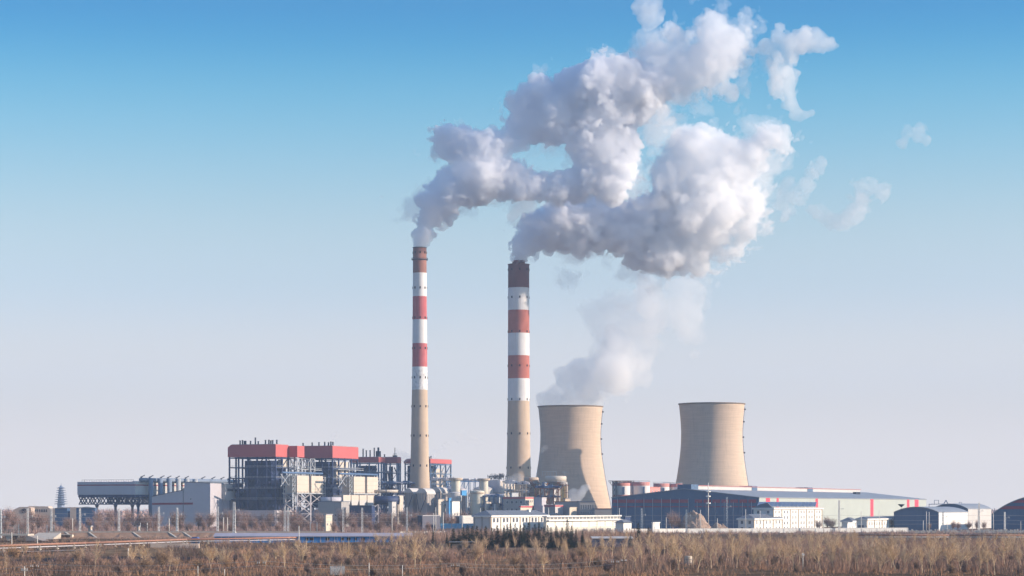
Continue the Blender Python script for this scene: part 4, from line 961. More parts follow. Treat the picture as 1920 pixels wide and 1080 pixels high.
# ---- walls and hoardings
def wall(pa, Da, pb, Db, h, label, m=WHITEW, name='perimeter_wall', n=14):
    a = Vector((X(pa, Da), Da, 0)); b = Vector((X(pb, Db), Db, 0)); d = b-a; t = thing(name, a, math.atan2(d.y, d.x), label, 'wall'); Lw = d.length
    MB().box(0, Lw, 0, .35, 0, h).build('panel', m, t); MB().box(-.1, Lw+.1, -.12, .47, h+.002, h+.25).build('coping', m, t)
    for k in range(n+1): x = Lw*k/n; MB().box(x-.25, x+.25, -.2, -.003, 0, h).build('pier', m, t)
    return t
wall(1290, 1374, 1702, 1430, 2.6, 'white perimeter wall in front of the four-storey office')
wall(1180, 1392, 1288, 1418, 2.2, 'short low white wall to the right of the small gatehouse', n=6)
def rough_wall(pa, pb, D, label):
    t = thing('rubble_wall', (X(pa, D), D, 0), 0, label, 'wall'); L_ = X(pb, D)-X(pa, D); mb = MB(); n = 90
    for k in range(n):
        x = L_*k/n; mb.box(x, x+L_/n*1.05-.01, RND.uniform(-.2, .1), RND.uniform(.5, .9), 0, RND.uniform(1.2, 2.5))
    mb.build('stones', mat('pale_stone', (.58,.54,.48), .95, var=.25, scale=.6), t); return t
rough_wall(1704, 1935, 1383, 'broken pale stone wall running to the right picture edge')
wall(750, 1270, 833, 1292, 1.9, 'low white wall with grass below it, left of the blue hoarding', n=6)
wall(1040, 1252, 1155, 1286, 1.9, 'white garden wall at the foot of the long office block', n=10)
LBLUE = mat('light_blue_hoarding', (.18,.42,.60), .55, var=.2, scale=.4, streak=.3, dark=(.45,.55,.62), sz=.3)
t = thing('hoarding', (X(826, 1300), 1300, 0), R(2), 'light blue site hoarding left of the white hipped-roof office', 'hoarding'); s = 1300/FPX
for a, b in ((0, 20.5), (21.3, 40), (41, 63)): MB().box(a*s, b*s, 0, .3, Z(991, 1300), Z(981.5, 1300)).build('panel', LBLUE, t)
MB().box(0, 63*s, .302, .6, 0, Z(991, 1300)).build('base', GREYW, t)
# small works buildings among the belt trees
def hut(px, D, pl, pr, yt, label, m, win=2, name='hut', pitched=False):
    t, W, L, z = lowblock(px, D, pl, pr, yt, label, name, 'hut', m, mat('tin_roof', (.36,.35,.36), .5))
    if win: windows(t, 'x', [(L*(k+.5)/win, z*.45, 1.2, 1.3) for k in range(win)])
    return t
hut(611, 1330, 608, 623, 965.5, 'cream two-step hut standing alone among the purple trees', CREAMW)
hut(170, 1205, 165, 173, 987.5, 'small pale trackside cabin, left of a pair behind the railway bank', TAN, 1)
hut(260, 1205, 257, 262, 987.5, 'small pale trackside cabin, right of a pair behind the railway bank', TAN, 1)
hut(792, 1390, 783, 825, 967.5, 'low shed with a dark front below the duct hoods', mat('shed_dark', (.10,.10,.13), .6), 0)
hut(862, 1395, 852, 875, 969, 'low dark lean-to left of the stacked white containers', mat('shed_dark2', (.13,.11,.11), .6), 0)
for k, (y, lab) in enumerate(((973.5, 'lower white container beside the hipped-roof office'), (966.5, 'upper white container stacked beside the hipped-roof office'))):
    D = 1380; z1 = Z(y, D); t = thing('container', (X(868, D), D, z1-2.5 if k else 0), -TH, lab, 'container'); h = 2.4 if k else z1; L_ = 30
    MB().box(-2.4, 0, 0, L_, 0, h).build('body', WHITEW, t); rb = MB()
    for j in range(20): rb.box(.003, .1, j*L_/20, j*L_/20+.5, .2, h-.2)
    rb.build('rib', GREYW, t)

# ------------------------------------------------------------------ far left: pagoda, sign house, blue sheds
PAGB = mat('pagoda_wall', (.30,.35,.46), .8, var=.1); PAGR = mat('pagoda_roof', (.15,.19,.28), .8, var=.1)
D = 4000; s = D/FPX; t = thing('pagoda', (X(114.5, D), D, 0), R(20), 'hazy blue many-tiered pagoda on the horizon at far left', 'pagoda')
ys_ = [948.5, 944.3, 940.1, 935.9, 931.7, 927.5, 923.3, 918.8]
for i, y in enumerate(ys_):
    rw = (7.4-.42*i)*s*.95; re_ = (12.4-.62*i)*s; z0 = Z(y, D) if i else 0; z1 = Z(y-4.2, D)
    MB().lathe([(rw, max(z0, 0)), (rw, z1)], 8).build('storey', PAGB, t)
    nxt = (7.4-.42*(i+1))*s*.86
    MB().lathe([(rw*.9, z1-1.0), (re_, z1-.9), (re_+.5, z1-.2), (re_*.82, z1+.05), (nxt, z1+.9)], 8, cap1=True).build('eave', PAGR, t)
z1 = Z(ys_[-1]-4.2, D)
MB().lathe([(5.5*s, z1+.1), (3*s, z1+1.6), (1.4*s, z1+3.6), (.35*s, z1+5.0), (.3*s, z1+7.4), (.05, z1+8.6)], 8).build('spire_roof', PAGR, t)
BEIGE = mat('beige_house', (.56,.44,.36), .85, var=.12, scale=.2, streak=.3, dark=(.42,.33,.28), sz=.2)
D = 1540; s = D/FPX; t = thing('sign_house', (X(22, D), D, 0), 0, 'pale rounded building front carrying a dark round emblem, far left', 'sign building')
MB().prism([(0, 0), (36*s, 0), (36*s, Z(952, D)), (30*s, Z(950.2, D)), (14*s, Z(950.6, D)), (3*s, Z(956, D)), (0, Z(962, D))], 0, 12).build('wall', BEIGE, t)
INK = mat('emblem_navy', (.02,.025,.05), .6)
em = MB(); cx, cz, r = 23*s, Z(958, D), 4.5*s; n = 28
for k in range(n):
    a, b = 2*math.pi*k/n, 2*math.pi*(k+1)/n
    em.prism([(cx+r*.78*math.cos(a), cz+r*.78*math.sin(a)), (cx+r*math.cos(a), cz+r*math.sin(a)), (cx+r*math.cos(b), cz+r*math.sin(b)), (cx+r*.78*math.cos(b), cz+r*.78*math.sin(b))], -.22, -.003)
for k in range(14):        # hooked crescent inside the ring
    a, b = R(20)+R(200)*k/14, R(20)+R(200)*(k+1)/14; w0, w1 = .34*math.sin(math.pi*k/14)+.06, .34*math.sin(math.pi*(k+1)/14)+.06
    em.prism([(cx+r*(.58-w0)*math.cos(a), cz+r*(.58-w0)*math.sin(a)), (cx+r*.6*math.cos(a), cz+r*.6*math.sin(a)), (cx+r*.6*math.cos(b), cz+r*.6*math.sin(b)), (cx+r*(.58-w1)*math.cos(b), cz+r*(.58-w1)*math.sin(b))], -.22, -.003)
em.prism([(cx-.05*r, cz-.6*r), (cx+.25*r, cz-.55*r), (cx+.2*r, cz+.1*r), (cx-.02*r, cz+.15*r)], -.22, -.003)
em.build('emblem', INK, t)
D = 1600; s = D/FPX; t = thing('long_wall_house', (X(52, D), D, 0), 0, 'long pale beige building with a flat uneven top behind the trees at far left', 'building')
MB().prism([(0, 0), (100*s, 0), (100*s, Z(951.5, D)), (62*s, Z(950.5, D)), (60*s, Z(953, D)), (40*s, Z(953, D)), (38*s, Z(949.5, D)), (2*s, Z(949, D)), (0, Z(951, D))], 0, 14).build('wall', BEIGE, t)
for k in range(8): MB().box((4+k*4.3)*s, (6.2+k*4.3)*s, -.1, -.003, Z(960, D), Z(955, D)).build('window', GLASS, t)
for pl, pr, yt, lab in ((103, 126, 953, 'blue sheeted hut below the pagoda'), (143, 178, 952.5, 'blue sheeted shed under the left end of the condenser hall')):
    D = 1560; s = D/FPX; t = thing('blue_shed', (X(pl, D), D, 0), 0, lab, 'shed'); w_ = (pr-pl)*s; z = Z(yt, D)
    MB().box(0, w_, 0, 10, 0, z).build('wall', mat('blue_sheet', (.055,.11,.21), .6, var=.15, scale=.3), t); MB().prism([(-.4, z+.002), (w_+.4, z+.002), (w_*.5, z+.9)], -.4, 10.4).build('roof', SHEDRF, t)
    for q in (.25, .6): MB().box(w_*q, w_*q+2.2, -.1, -.003, 0, 3).build('door', NAVY, t)

# ------------------------------------------------------------------ railway bank, bridge, pipelines, low sheds on the left
BANK = mat('bank_soil', (.34,.215,.145), 1, var=.3, scale=.25, bump=.8, bscale=.6, spec=.05)
BALL = mat('ballast', (.56,.44,.34), .95, var=.25, scale=.5, bump=.5, bscale=2, spec=.1)
CONCL = mat('pale_concrete', (.50,.44,.37), .9, var=.15, scale=.3, streak=.4, dark=(.33,.28,.24), sz=.2)
xa, xb = X(95, 1160), X(770, 1160)
bk = MB(); bk.v = []; n = 90
for i in range(n+1):
    x = xa+(xb-xa)*i/n; top = 3.0*min(1, (n-i)/14.0) if i > n-14 else 3.0
    for yy, zz in ((1140, -.05), (1148, .9), (1155, top*.97), (1156.5, top), (1168, top), (1180, -.05)): bk.v.append((x, yy+RND.uniform(-.5, .5)*(0 < zz < 2.5), zz*min(1, top/1.5+.05)+RND.uniform(-.15, .15)*(0 < zz < 2.5)))
for i in range(n):
    for j in range(5): bk.f.append((i*6+j, (i+1)*6+j, (i+1)*6+j+1, i*6+j+1))
tag(bk.build('railway_bank', BANK), kind='structure')
tag(MB().box(xa, xb-38, 1157, 1167.5, 2.9, 3.25).build('track_bed', BALL), kind='structure')
for dy in (1160, 1163.5):
    t = thing('rail_track', (xa, dy, 3.25), 0, 'railway track on the bank, '+('near line' if dy == 1160 else 'far line'), 'railway track', 'tracks on the railway bank'); rl = MB().box(0, xb-xa-38, -.75, -.65, .12, .28).box(0, xb-xa-38, .65, .75, .12, .28); rl.build('rails', RUST, t)
    sl = MB()
    for k in range(int((xb-xa-38)/1.4)): sl.box(k*1.4, k*1.4+.3, -1.2, 1.2, .003, .13)
    sl.build('sleepers', CONCL, t)
for px in (118, 162, 245, 312, 340):
    x = X(px, 1150); t = thing('drain_rib', (x, 1156, 3.0), 0, 'pale stone drain rib down the railway bank below column %s' % ('the first left mast','the second left mast','the cabin pair','the condenser pier','the blue hut')[(118,162,245,312,340).index(px)], 'drain channel')
    MB().prismx([(.5, .1), (-1.2, .1), (-14.5, -2.8), (-14.5, -3.1), (.5, -.4)], -.5, .5).build('channel', CONCL, t)
    t.rotation_euler = (0, 0, R(28))
mb = MB(); mb.box(xa, xb-40, 1155.2, 1156.0, 2.75, 3.55); o = mb.build('bank_parapet', CONCL); tag(o, 'low pale concrete parapet along the top of the railway bank', 'parapet')
# concrete bridge at the left edge
D = 1045; s = D/FPX; t = thing('concrete_bridge', (X(-40, D), D, 0), 0, 'pale concrete bridge with two low arches at the left picture edge', 'bridge')
f = lambda px, y: ((px+40)*s, Z(y, D))
MB().prism([f(-40, 1004.5), f(52, 1004.5), f(52, 1001.5), f(-40, 1001.5)], 0, 14).build('deck', CONCL, t)
for p0, p1 in ((-40, -32), (13, 18)):
    MB().prism([f(p0, 1014), f(p1, 1014), f(p1+3, 1006), f(p1+8, 1004.6), f(p0-8, 1004.6), f(p0-3, 1006)], .5, 13.5).build('pier', CONCL, t)
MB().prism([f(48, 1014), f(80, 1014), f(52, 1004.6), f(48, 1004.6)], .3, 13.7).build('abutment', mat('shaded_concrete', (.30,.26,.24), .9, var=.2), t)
pr_ = MB()
for k in range(24): x = k*92*s/23; pr_.bar((x, .3, Z(1001.5, D)), (x, .3, Z(1001.5, D)+2.3), .12)
for q in range(4): pr_.bar((0, .3, Z(1001.5, D)+.5+q*.55), (92*s, .3, Z(1001.5, D)+.5+q*.55), .1)
pr_.build('railing', mat('green_rail', (.10,.17,.17), .6), t)
t = thing('underpass', (X(108, 1144), 1144, 0), 0, 'dark underpass mouth with a beige pier in the railway bank', 'underpass'); s = 1144/FPX
MB().box(0, 24*s, 0, .5, 0, Z(1003.5, 1144)).build('mouth', mat('underpass_dark', (.07,.05,.045), .95), t); MB().box(24*s, 27.5*s, -.6, 4, 0, Z(1003, 1144)).build('pier', CREAMW, t); MB().box(-3*s, 28*s, -.9, 1.0, Z(1003, 1144)+.002, Z(1001.8, 1144)).build('lintel', CONCL, t)
t = thing('concrete_apron', (X(60, 1128), 1128, 0), 0, 'pale sloping concrete apron between the bridge and the underpass', 'apron'); s = 1128/FPX
MB().prismx([(-8, .05), (14, 3.0), (14, .05)], 0, 44*s).build('slab', CONCL, t)

def pipeline(pts, label, n, r=.38, z=2.3, m=None):
    P = [Vector((X(px, D), D, z)) for px, D in pts]; t = thing('pipeline', (P[0].x, P[0].y, 0), 0, label, 'pipeline'); o = Vector((P[0].x, P[0].y, 0)); pm = MB()
    for a, b in zip(P, P[1:]): pm.tube(a-o, b-o, r, 8)
    pm.build('pipe', m or mat('rust_pipe', (.33,.17,.12), .85, var=.2, scale=.4), t, True)
    m2 = MB()
    for a, b in zip(P, P[1:]): m2.tube(a-o+Vector((0, 1.2, -.9)), b-o+Vector((0, 1.2, -.9)), r*.6, 6)
    m2.build('lower_pipe', LILAC, t, True); tot = sum((b-a).length for a, b in zip(P, P[1:])); step = tot/n; acc = 0
    for a, b in zip(P, P[1:]):
        k = 0
        while k*step < (b-a).length:
            p = a.lerp(b, k*step/(b-a).length)-o; g0 = gz(p.x+o.x, p.y+o.y); q = MB(); q.box(p.x-.22, p.x+.22, p.y-.2, p.y+.2, g0-.3, z-.3); q.box(p.x-.3, p.x+.3, p.y-1, p.y+1.9, z-1.9, z-1.6); q.build('support', CONCL, t); k += 1
    return t
pipeline([(-30, 790), (160, 862), (350, 955), (640, 1040), (735, 1078)], 'rust-red pipeline on concrete posts crossing the left foreground', 24)
pipeline([(1600, 1098), (1780, 1094), (1935, 1090)], 'rust-red pipeline on posts in front of the stone wall at right', 13)
D = 1012; s = D/FPX; t = thing('blue_walled_shed', (X(402, D), D, 0), R(3), 'long low shed with bright blue walls and a lilac tin roof beyond the pipeline', 'shed'); w_ = 370*s
BW = mat('blue_wall_sheet', (.045,.26,.62), .5, var=.3, scale=.25, streak=.5, dark=(.16,.17,.22), sz=.6)
MB().box(0, w_, 0, 9, 0, 2.7).build('wall', BW, t); MB().prismx([(-.8, 2.71), (9.5, 4.1), (9.5, 4.25), (-.8, 2.86)], -.5, w_+.5).build('roof', mat('lilac_tin', (.40,.37,.42), .5, var=.15, scale=.2), t)
for a in (62, 66.5, 76, 84, 170, 178, 208, 236, 248, 262, 275, 300): MB().box(a*s, (a+RND.uniform(4, 8))*s, -.1, -.003, 1.0, 2.2).build('opening', DARKH, t)
for k in range(28): MB().box(k*w_/28-.1, k*w_/28+.1, -.15, -.101, 0, 2.7).build('post', LILACL, t)
D = 965; s = D/FPX; t = thing('blue_hut', (X(354, D), D, 0), 0, 'small hut with a steep dark blue roof at the left end of the blue-walled shed', 'hut')
MB().box(1, 22*s-1, 0, 5, 0, 1.9).build('wall', NAVYL, t); MB().prism([(0, 1.9), (22*s, 1.9), (15*s, 3.1), (7*s, 3.1)], -.6, 5.6).build('roof', mat('royal_roof', (.05,.10,.30), .5), t)
t = thing('slab_wall', (X(282, 858), 858, gz(X(330, 858), 858)), R(3), 'long pale block wall below the left pipeline', 'wall'); s = 858/FPX; MB().box(0, 90*s, 0, 4, -.5, 1.5).build('wall', BEIGE, t); MB().box(56*s, 91*s, -2, -.003, -.5, .9).build('footing', BEIGE, t)
tag(MB().quad((X(-40, 800), 792, .25), (X(40, 800), 786, .3), (X(240, 860), 845, .35), (X(240, 868), 852, .35), (X(40, 812), 797, .3), (X(-40, 806), 798, .25)).build('dirt_road', mat('dirt_road', (.36,.30,.26), 1, var=.2, scale=.3)), kind='structure')
t = thing('brick_shed', (X(826, 860), 860, -.2), R(2), 'ruined tan brick shed with dark openings in front of the left conifers', 'ruined shed'); s = 860/FPX
MB().box(0, 14*s, 0, 3, 0, 2.2).box(22*s, 68*s, 0, 4, 0, 2.2).build('wall', mat('old_brick', (.36,.24,.17), .95, var=.3, scale=.6), t); MB().box(16*s, 70*s, -.6, 4.6, 2.8, 3.0).build('roof', SHEDRF, t); MB().box(34*s, 40*s, -.1, -.003, 0, 1.6).box(52*s, 56*s, -.1, -.003, .6, 1.6).build('opening', DARKH, t)
for x in (17, 69): MB().box(x*s-.1, x*s+.1, -.4, -.2, 0, 2.8).build('post', RUST, t)
t = thing('hedge_bank', (X(930, 845), 845, 0), 0, 'low tan stone retaining wall under the row of conifers', 'wall'); MB().box(0, 95*845/FPX, 0, 1, -.3, .8).build('wall', mat('dry_stone', (.40,.29,.21), .95, var=.3, scale=.8), t)
t = thing('tin_shed', (X(1112, 930), 930, -.3), R(2), 'blue-grey tin shed with a pale roof edge at the right of the conifers', 'shed'); s = 930/FPX
MB().box(0, 74*s, 0, 8, 0, 3.2).build('wall', mat('tin_blue', (.17,.18,.25), .6, var=.25, scale=.4), t); MB().prismx([(-.7, 3.2), (8.7, 3.9), (8.7, 4.1), (-.7, 3.5)], -.4, 74*s+.4).build('roof', LILACL, t)
for k in (8, 30, 52): MB().box(k*s, (k+9)*s, -.1, -.003, 0, 2.3).build('door', NAVY, t)
tank(1290.5, 612, 7.2, 1043.5, None, 'cream round tank standing in the bare wood at lower right', CREAMW, name='water_tank', cat='water tank', rail=False)
t = thing('cage_crate', (X(620, 535), 535, 0), R(8), 'grey wire cage standing in the scrub at the lower middle-left', 'cage'); s = 535/FPX; cg = MB(); lattice(cg, 0, 26*s, 0, 2.2, 0, 2.0, 2, .08, .05)
for k in range(14): cg.bar((26*s*k/13, 0, 0), (26*s*k/13, 0, 2.0), .05)
cg.build('frame', PALEST, t); MB().box(.1, 26*s-.1, 1.0, 2.1, 0, 1.7).build('load', LILACL, t)

# soil heap below the dark shed
def heap(px, D, hw, yt, label):
    s = D/FPX; t = thing('soil_heap', (X(px, D), D, 0), 0, label, 'soil heap'); r = hw*s; h = Z(yt, D); n, k = 44, 16; pts = []
    P = []
    for j in range(k+1):
        for i in range(n):
            a = 2*math.pi*i/n; q = j/k; P.append((math.cos(a)*r*q, math.sin(a)*r*q*.7, h*(1-q**1.9)))
    P = np.array(P); nn = perlin(P/5.0+9.1, 4)*2.6+perlin(P/2.0+3.1, 5)*1.4; edge = 1-np.clip((np.hypot(P[:,0]/r, P[:,1]/(r*.7))-.9)/.1, 0, 1)
    P[:,2] += nn*edge*1.2; P[:,0] += perlin(P/4+33, 6)*2*edge; P[:,2] *= 1+.25*np.tanh(-P[:,0]/r*1.5)
    mb = MB(); mb.v = [tuple(p) for p in P]
    for j in range(k):
        for i in range(n): i2 = (i+1) % n; mb.f.append((j*n+i, (j+1)*n+i, (j+1)*n+i2, j*n+i2))
    mb.build('mound', mat('pale_soil', (.43,.31,.24), 1, var=.3, scale=.5, bump=1, bscale=1.2, spec=.05), t); return t
heap(1305, 1430, 33, 961, 'pale heap of soil with a bare tree on its left, before the dark shed')
heap(1350, 1420, 20, 980, 'low flat soil heap right of the taller pale heap')
# ------------------------------------------------------------------ masts, poles and wires
MASTG = mat('galvanised_mast', (.80,.77,.72), .5, var=.15, scale=.6)
POLEC = mat('concrete_pole', (.72,.67,.59), .85, var=.15, scale=.5)
POLEW = mat('dark_wood_pole', (.14,.09,.06), .9, var=.2)
def z0_at(px, D): return 3.2 if (D < 1175 and 100 < px < 640) else 0
def lattice_mast(px, D, yt, wpx, label, group):
    z0 = z0_at(px, D); h = Z(yt, D)-z0; w_ = max(.8, wpx*D/FPX*.9); t = thing('lattice_mast', (X(px, D), D, z0), R(RND.uniform(-8, 8)), label, 'mast', group)
    mb = MB(); n = max(8, int(h/1.5)); a, b = w_/2, w_/2*.72
    for sx in (-1, 1):
        for sy in (-1, 1): mb.bar((sx*a, sy*a, 0), (sx*b, sy*b, h), .24)
    for i in range(n):
        q, q2 = i/n, (i+1)/n; e, e2 = a+(b-a)*q, a+(b-a)*q2; za, zb = h*q, h*q2
        for sy in (-1, 1):
            mb.bar((-e*(1 if i % 2 else -1), sy*e, za), (e2*(1 if i % 2 else -1), sy*e2, zb), .17)
        for sx in (-1, 1): mb.bar((sx*e, -e*(1 if i % 2 else -1), za), (sx*e2, e2*(1 if i % 2 else -1), zb), .17)
    mb.build('lattice', MASTG, t); MB().box(-w_*.8, w_*.8, -w_*.8, w_*.8, -.3, .35).build('footing', POLEC, t)
    ar = MB(); zz = h*.72; ar.bar((0, 0, zz), (2.6, -.6, zz+.7), .12); ar.bar((0, 0, zz-1.2), (2.6, -.6, zz+.6), .1); ar.tube((2.5, -.6, zz-.3), (2.5, -.6, zz+.7), .13, 6); ar.build('bracket', MASTG, t); return t
def pole(px, D, yt, label, group, w_=.42, arm=0, m=None, name='concrete_pole', base=None):
    z0 = base if base is not None else z0_at(px, D); h = Z(yt, D)-z0; t = thing(name, (X(px, D), D, z0), R(RND.uniform(-6, 6)), label, 'pole', group)
    MB().tube((0, 0, -.3), (0, 0, h), w_*.55, 8, w_*.4).build('shaft', m or POLEC, t, True)
    if arm:
        c = MB(); c.bar((-arm, -.2, h-.7), (arm, -.2, h-.7), .14); c.build('crossarm', m or POLEC, t)
        for x in (-arm*.9, -arm*.45, arm*.45, arm*.9): MB().tube((x, -.2, h-.62), (x, -.2, h-.3), .07, 6).build('insulator', PALEST, t)
    return t
GL, GR, GP, GQ = 'lattice masts along the railway bank', 'lattice masts before the right-hand sheds', 'slim poles along the railway bank', 'slim poles before the right-hand sheds'
for px, yt, w_, lab in ((1,955,2,'lattice mast cut by the left picture edge on the concrete bridge'),(52,953,3,'lattice mast at the right end of the concrete bridge, below the round emblem'),(96,953,3,'lattice mast below the left side of the pagoda'),
    (150,953,3,'lattice mast below the left end of the condenser hall'),(223,953,3,'lattice mast below the middle of the condenser truss'),(298,950,3.4,'lattice mast in front of the left end of the turbine hall'),
    (332,952,3,'lattice mast in front of the maroon stripe of the turbine hall'),(408,950,3.4,'lattice mast in front of the grey transfer house'),(534,950,3,'left one of two masts standing close together under the boiler house'),
    (540,951,3,'right one of two masts standing close together under the boiler house'),(643.5,951,3,'lattice mast directly below the left hopper'),(679,952,3,'lattice mast directly below the right hopper')):
    lattice_mast(px, 1164, yt, w_, lab, GL)
lattice_mast(439, 1120, 941, 4.6, 'tallest and widest lattice mast, before the left corner of the large boiler house', GL)
lattice_mast(763, 1190, 951, 3, 'lattice mast left of the duct hoods and the low white wall', GL)
lattice_mast(1203, 1405, 953, 2.6, 'lattice mast right of the small white gatehouse', GR)
lattice_mast(1363, 1450, 932, 3.4, 'tall lattice mast in front of the right half of the dark shed', GR)
lattice_mast(1287, 1400, 955, 2.2, 'short lattice mast in front of the soil heap', GR)
lattice_mast(1573.5, 1410, 938, 3, 'tall lattice mast between the four-storey and the five-bay office', GR)
lattice_mast(1835.5, 1400, 943, 3.2, 'tall lattice mast in front of the tall arched grey shed', GR)
lattice_mast(1768, 1395, 958.5, 2.4, 'lattice mast in front of the white side wall of the low arched shed', GR)
lattice_mast(1884, 1395, 960, 2.4, 'lattice mast before the big arched shed at right', GR)
for px, yt, lab in ((35,983,'short slim pole on the bridge deck'),(88,984,'short slim pole, left of a pair beside the mast under the pagoda'),(101,984,'short slim pole, right of a pair beside the mast under the pagoda'),(136,971.5,'slim pole left of the mast at the end of the condenser hall'),
    (263,980,'short slim pole beside the right trackside cabin'),(276,980,'short slim pole below the riser pipes'),(317,972,'slim pole between two masts under the turbine hall'),(419,970,'slim pole right of the mast under the transfer house, left of two'),
    (426.5,970,'slim pole right of the mast under the transfer house, right of two'),(582,978,'short slim pole below the left cream filter house'),(594.5,979,'short slim pole left of the cream two-step hut')):
    pole(px, 1166, yt, lab, GP)
for px, D, yt, lab in ((735,1200,960,'slim white pole left of the low white wall'),(813,1240,962,'slim pole at the left of the blue hoarding'),(817,1245,951,'taller slim pole at the left of the blue hoarding'),(831,1240,961,'slim pole in front of the blue hoarding'),
    (866.5,1250,966,'slim pole in front of the stacked white containers'),(900.5,1420,952.5,'slim pole behind the hipped roof office'),(1028.5,1340,952,'slim pole standing behind the joint of the two long offices')):
    pole(px, D, yt, lab, GQ, .4)
for px, D, yt, lab in ((1161,1400,953,'slim pole before the left end of the dark shed'),(1249,1400,970,'short slim pole left of the soil heap'),(1313.5,1400,956,'slim pole right of the taller soil heap'),(1345,1400,972,'short slim pole left of the tall mast before the dark shed'),
    (1398,1430,955,'slim pole at the corner of the dark shed'),(1425,1430,957,'slim pole rising behind the annex roof'),(1544,1400,974,'slim pole at the right end of the four-storey office'),(1615,1450,958,'slim pole rising behind the five-bay office'),(1648.5,1470,957,'slim pole before the red panel of the pale shed side'),
    (1731,1395,976,'short slim pole right of the five-bay office'),(1737,1470,959,'slim pole in front of the low arched shed, left of two'),(1742,1395,960,'slim pole in front of the low arched shed, right of two'),(1776,1395,978,'short slim pole beside the mast before the white side wall'),
    (1823.5,1395,977,'short slim pole left of the tall mast before the grey arched shed'),(1862.5,1395,962.5,'slim pole at the foot of the big arched shed'),(1914,1395,977,'short slim pole near the right picture edge')):
    pole(px, D, yt, lab, GQ, .4)
# lighting mast with a round head frame in front of the dark shed
t = pole(1328, 1455, 905, 'very tall lighting mast with lamps on its rings, before the gable of the dark shed', None, .6, name='lighting_mast')
for y in (922, 931, 944): MB().lathe([(.2, Z(y, 1455)-.4), (1.5, Z(y, 1455)-.2), (1.5, Z(y, 1455)+.5), (.2, Z(y, 1455)+.6)], 10).build('lamp_ring', MASTG, t)
t = pole(1690, 1560, 946.5, 'lamp mast with a dark funnel head in front of the pale shed side', None, .5, name='lighting_mast'); MB().lathe([(.3, Z(950, 1560)-.3), (2.2, Z(946.3, 1560)), (2.2, Z(946.3, 1560)+.4)], 12).build('lamp_head', STEELD, t)
# utility poles in the foreground
for px, D, yt, arm, m, lab in ((46,420,1062,.6,POLEC,'pale utility pole with one crossarm at lower left'),(65,410,1056.5,.75,POLEW,'dark wooden utility pole with a crossarm at lower left'),(490,400,1050,.75,POLEW,'dark utility pole with a crossarm under the left filter house'),
    (853.5,400,1055,.75,POLEW,'dark utility pole with a crossarm below the conifers'),(1153,400,1048,.7,POLEW,'left one of two tall utility poles joined by a rail'),(1169.5,402,1045.5,.5,POLEW,'right one of two tall utility poles joined by a rail'),
    (22,830,998,0,POLEC,'slender pale pole by the pipeline at far left'),(70,838,1004,0,POLEC,'shorter slender pole by the pipeline at far left'),(240.5,700,1028,0,POLEC,'slender pole in the dark hollow'),
    (560.5,900,986,0,POLEC,'tall slender pole rising before the blue-walled shed'),(692,520,1055,0,POLEC,'thin pale pole in the scrub, third from the wire cage'),(371,520,1061,0,POLEC,'thin pale pole in the scrub below the blue hut'),(421,520,1067,0,POLEC,'short thin pale pole left of the dark utility pole'),(754.5,520,1060,0,POLEC,'thin pale pole in the scrub right of the wire cage'),(1505.5,560,1036,.3,POLEC,'white lamp pole inside the bare wood at right')):
    pole(px, D, yt, lab, 'utility poles in the foreground scrub', .2 if D < 600 else .36, arm, m, 'utility_pole', gz(X(px, D), D)-.2)
def wire(pts, label, w_=.05, sag=.6, group='overhead wires'):
    P = [Vector((X(px, D), D, Z(y, D))) for px, y, D in pts]; o = P[0].copy(); mb = MB()
    for a, b in zip(P, P[1:]):
        n = 10; q = [a.lerp(b, i/n)-o-Vector((0, 0, sag*4*(i/n)*(1-i/n))) for i in range(n+1)]
        for c, d in zip(q, q[1:]): mb.bar(c, d, w_)
    ob = mb.build('overhead_wire', mat('bare_wire', (.50,.47,.43), .5)); ob.location = o; tag(ob, label, 'wire', group)
wire([(-60, 1064, 420), (65, 1057.5, 410), (490, 1051.5, 400), (853, 1056, 400), (1153, 1049, 400)], 'upper wire strung between the dark utility poles of the foreground', .045)
wire([(-60, 1072, 420), (65, 1068, 410), (490, 1060, 400), (853, 1062, 400), (1153, 1058, 400)], 'lower wire strung between the dark utility poles of the foreground', .045)
mx = [1, 52, 96, 150, 223, 298, 332, 408, 534, 643.5, 763]
for y, lab in ((962, 'topmost catenary wire strung along the railway masts'), (969.5, 'middle catenary wire strung along the railway masts'), (977, 'lowest catenary wire strung along the railway masts')):
    wire([(px, y, 1163) for px in mx], lab, .075, .35)
for y, lab in ((966, 'upper wire strung before the right-hand sheds'), (975, 'middle wire strung before the right-hand sheds'), (982, 'lower wire strung before the right-hand sheds')):
    wire([(px, y, 1398) for px in (1040, 1203, 1287, 1363, 1573, 1768, 1835, 1884, 1960)], lab, .085, .3)
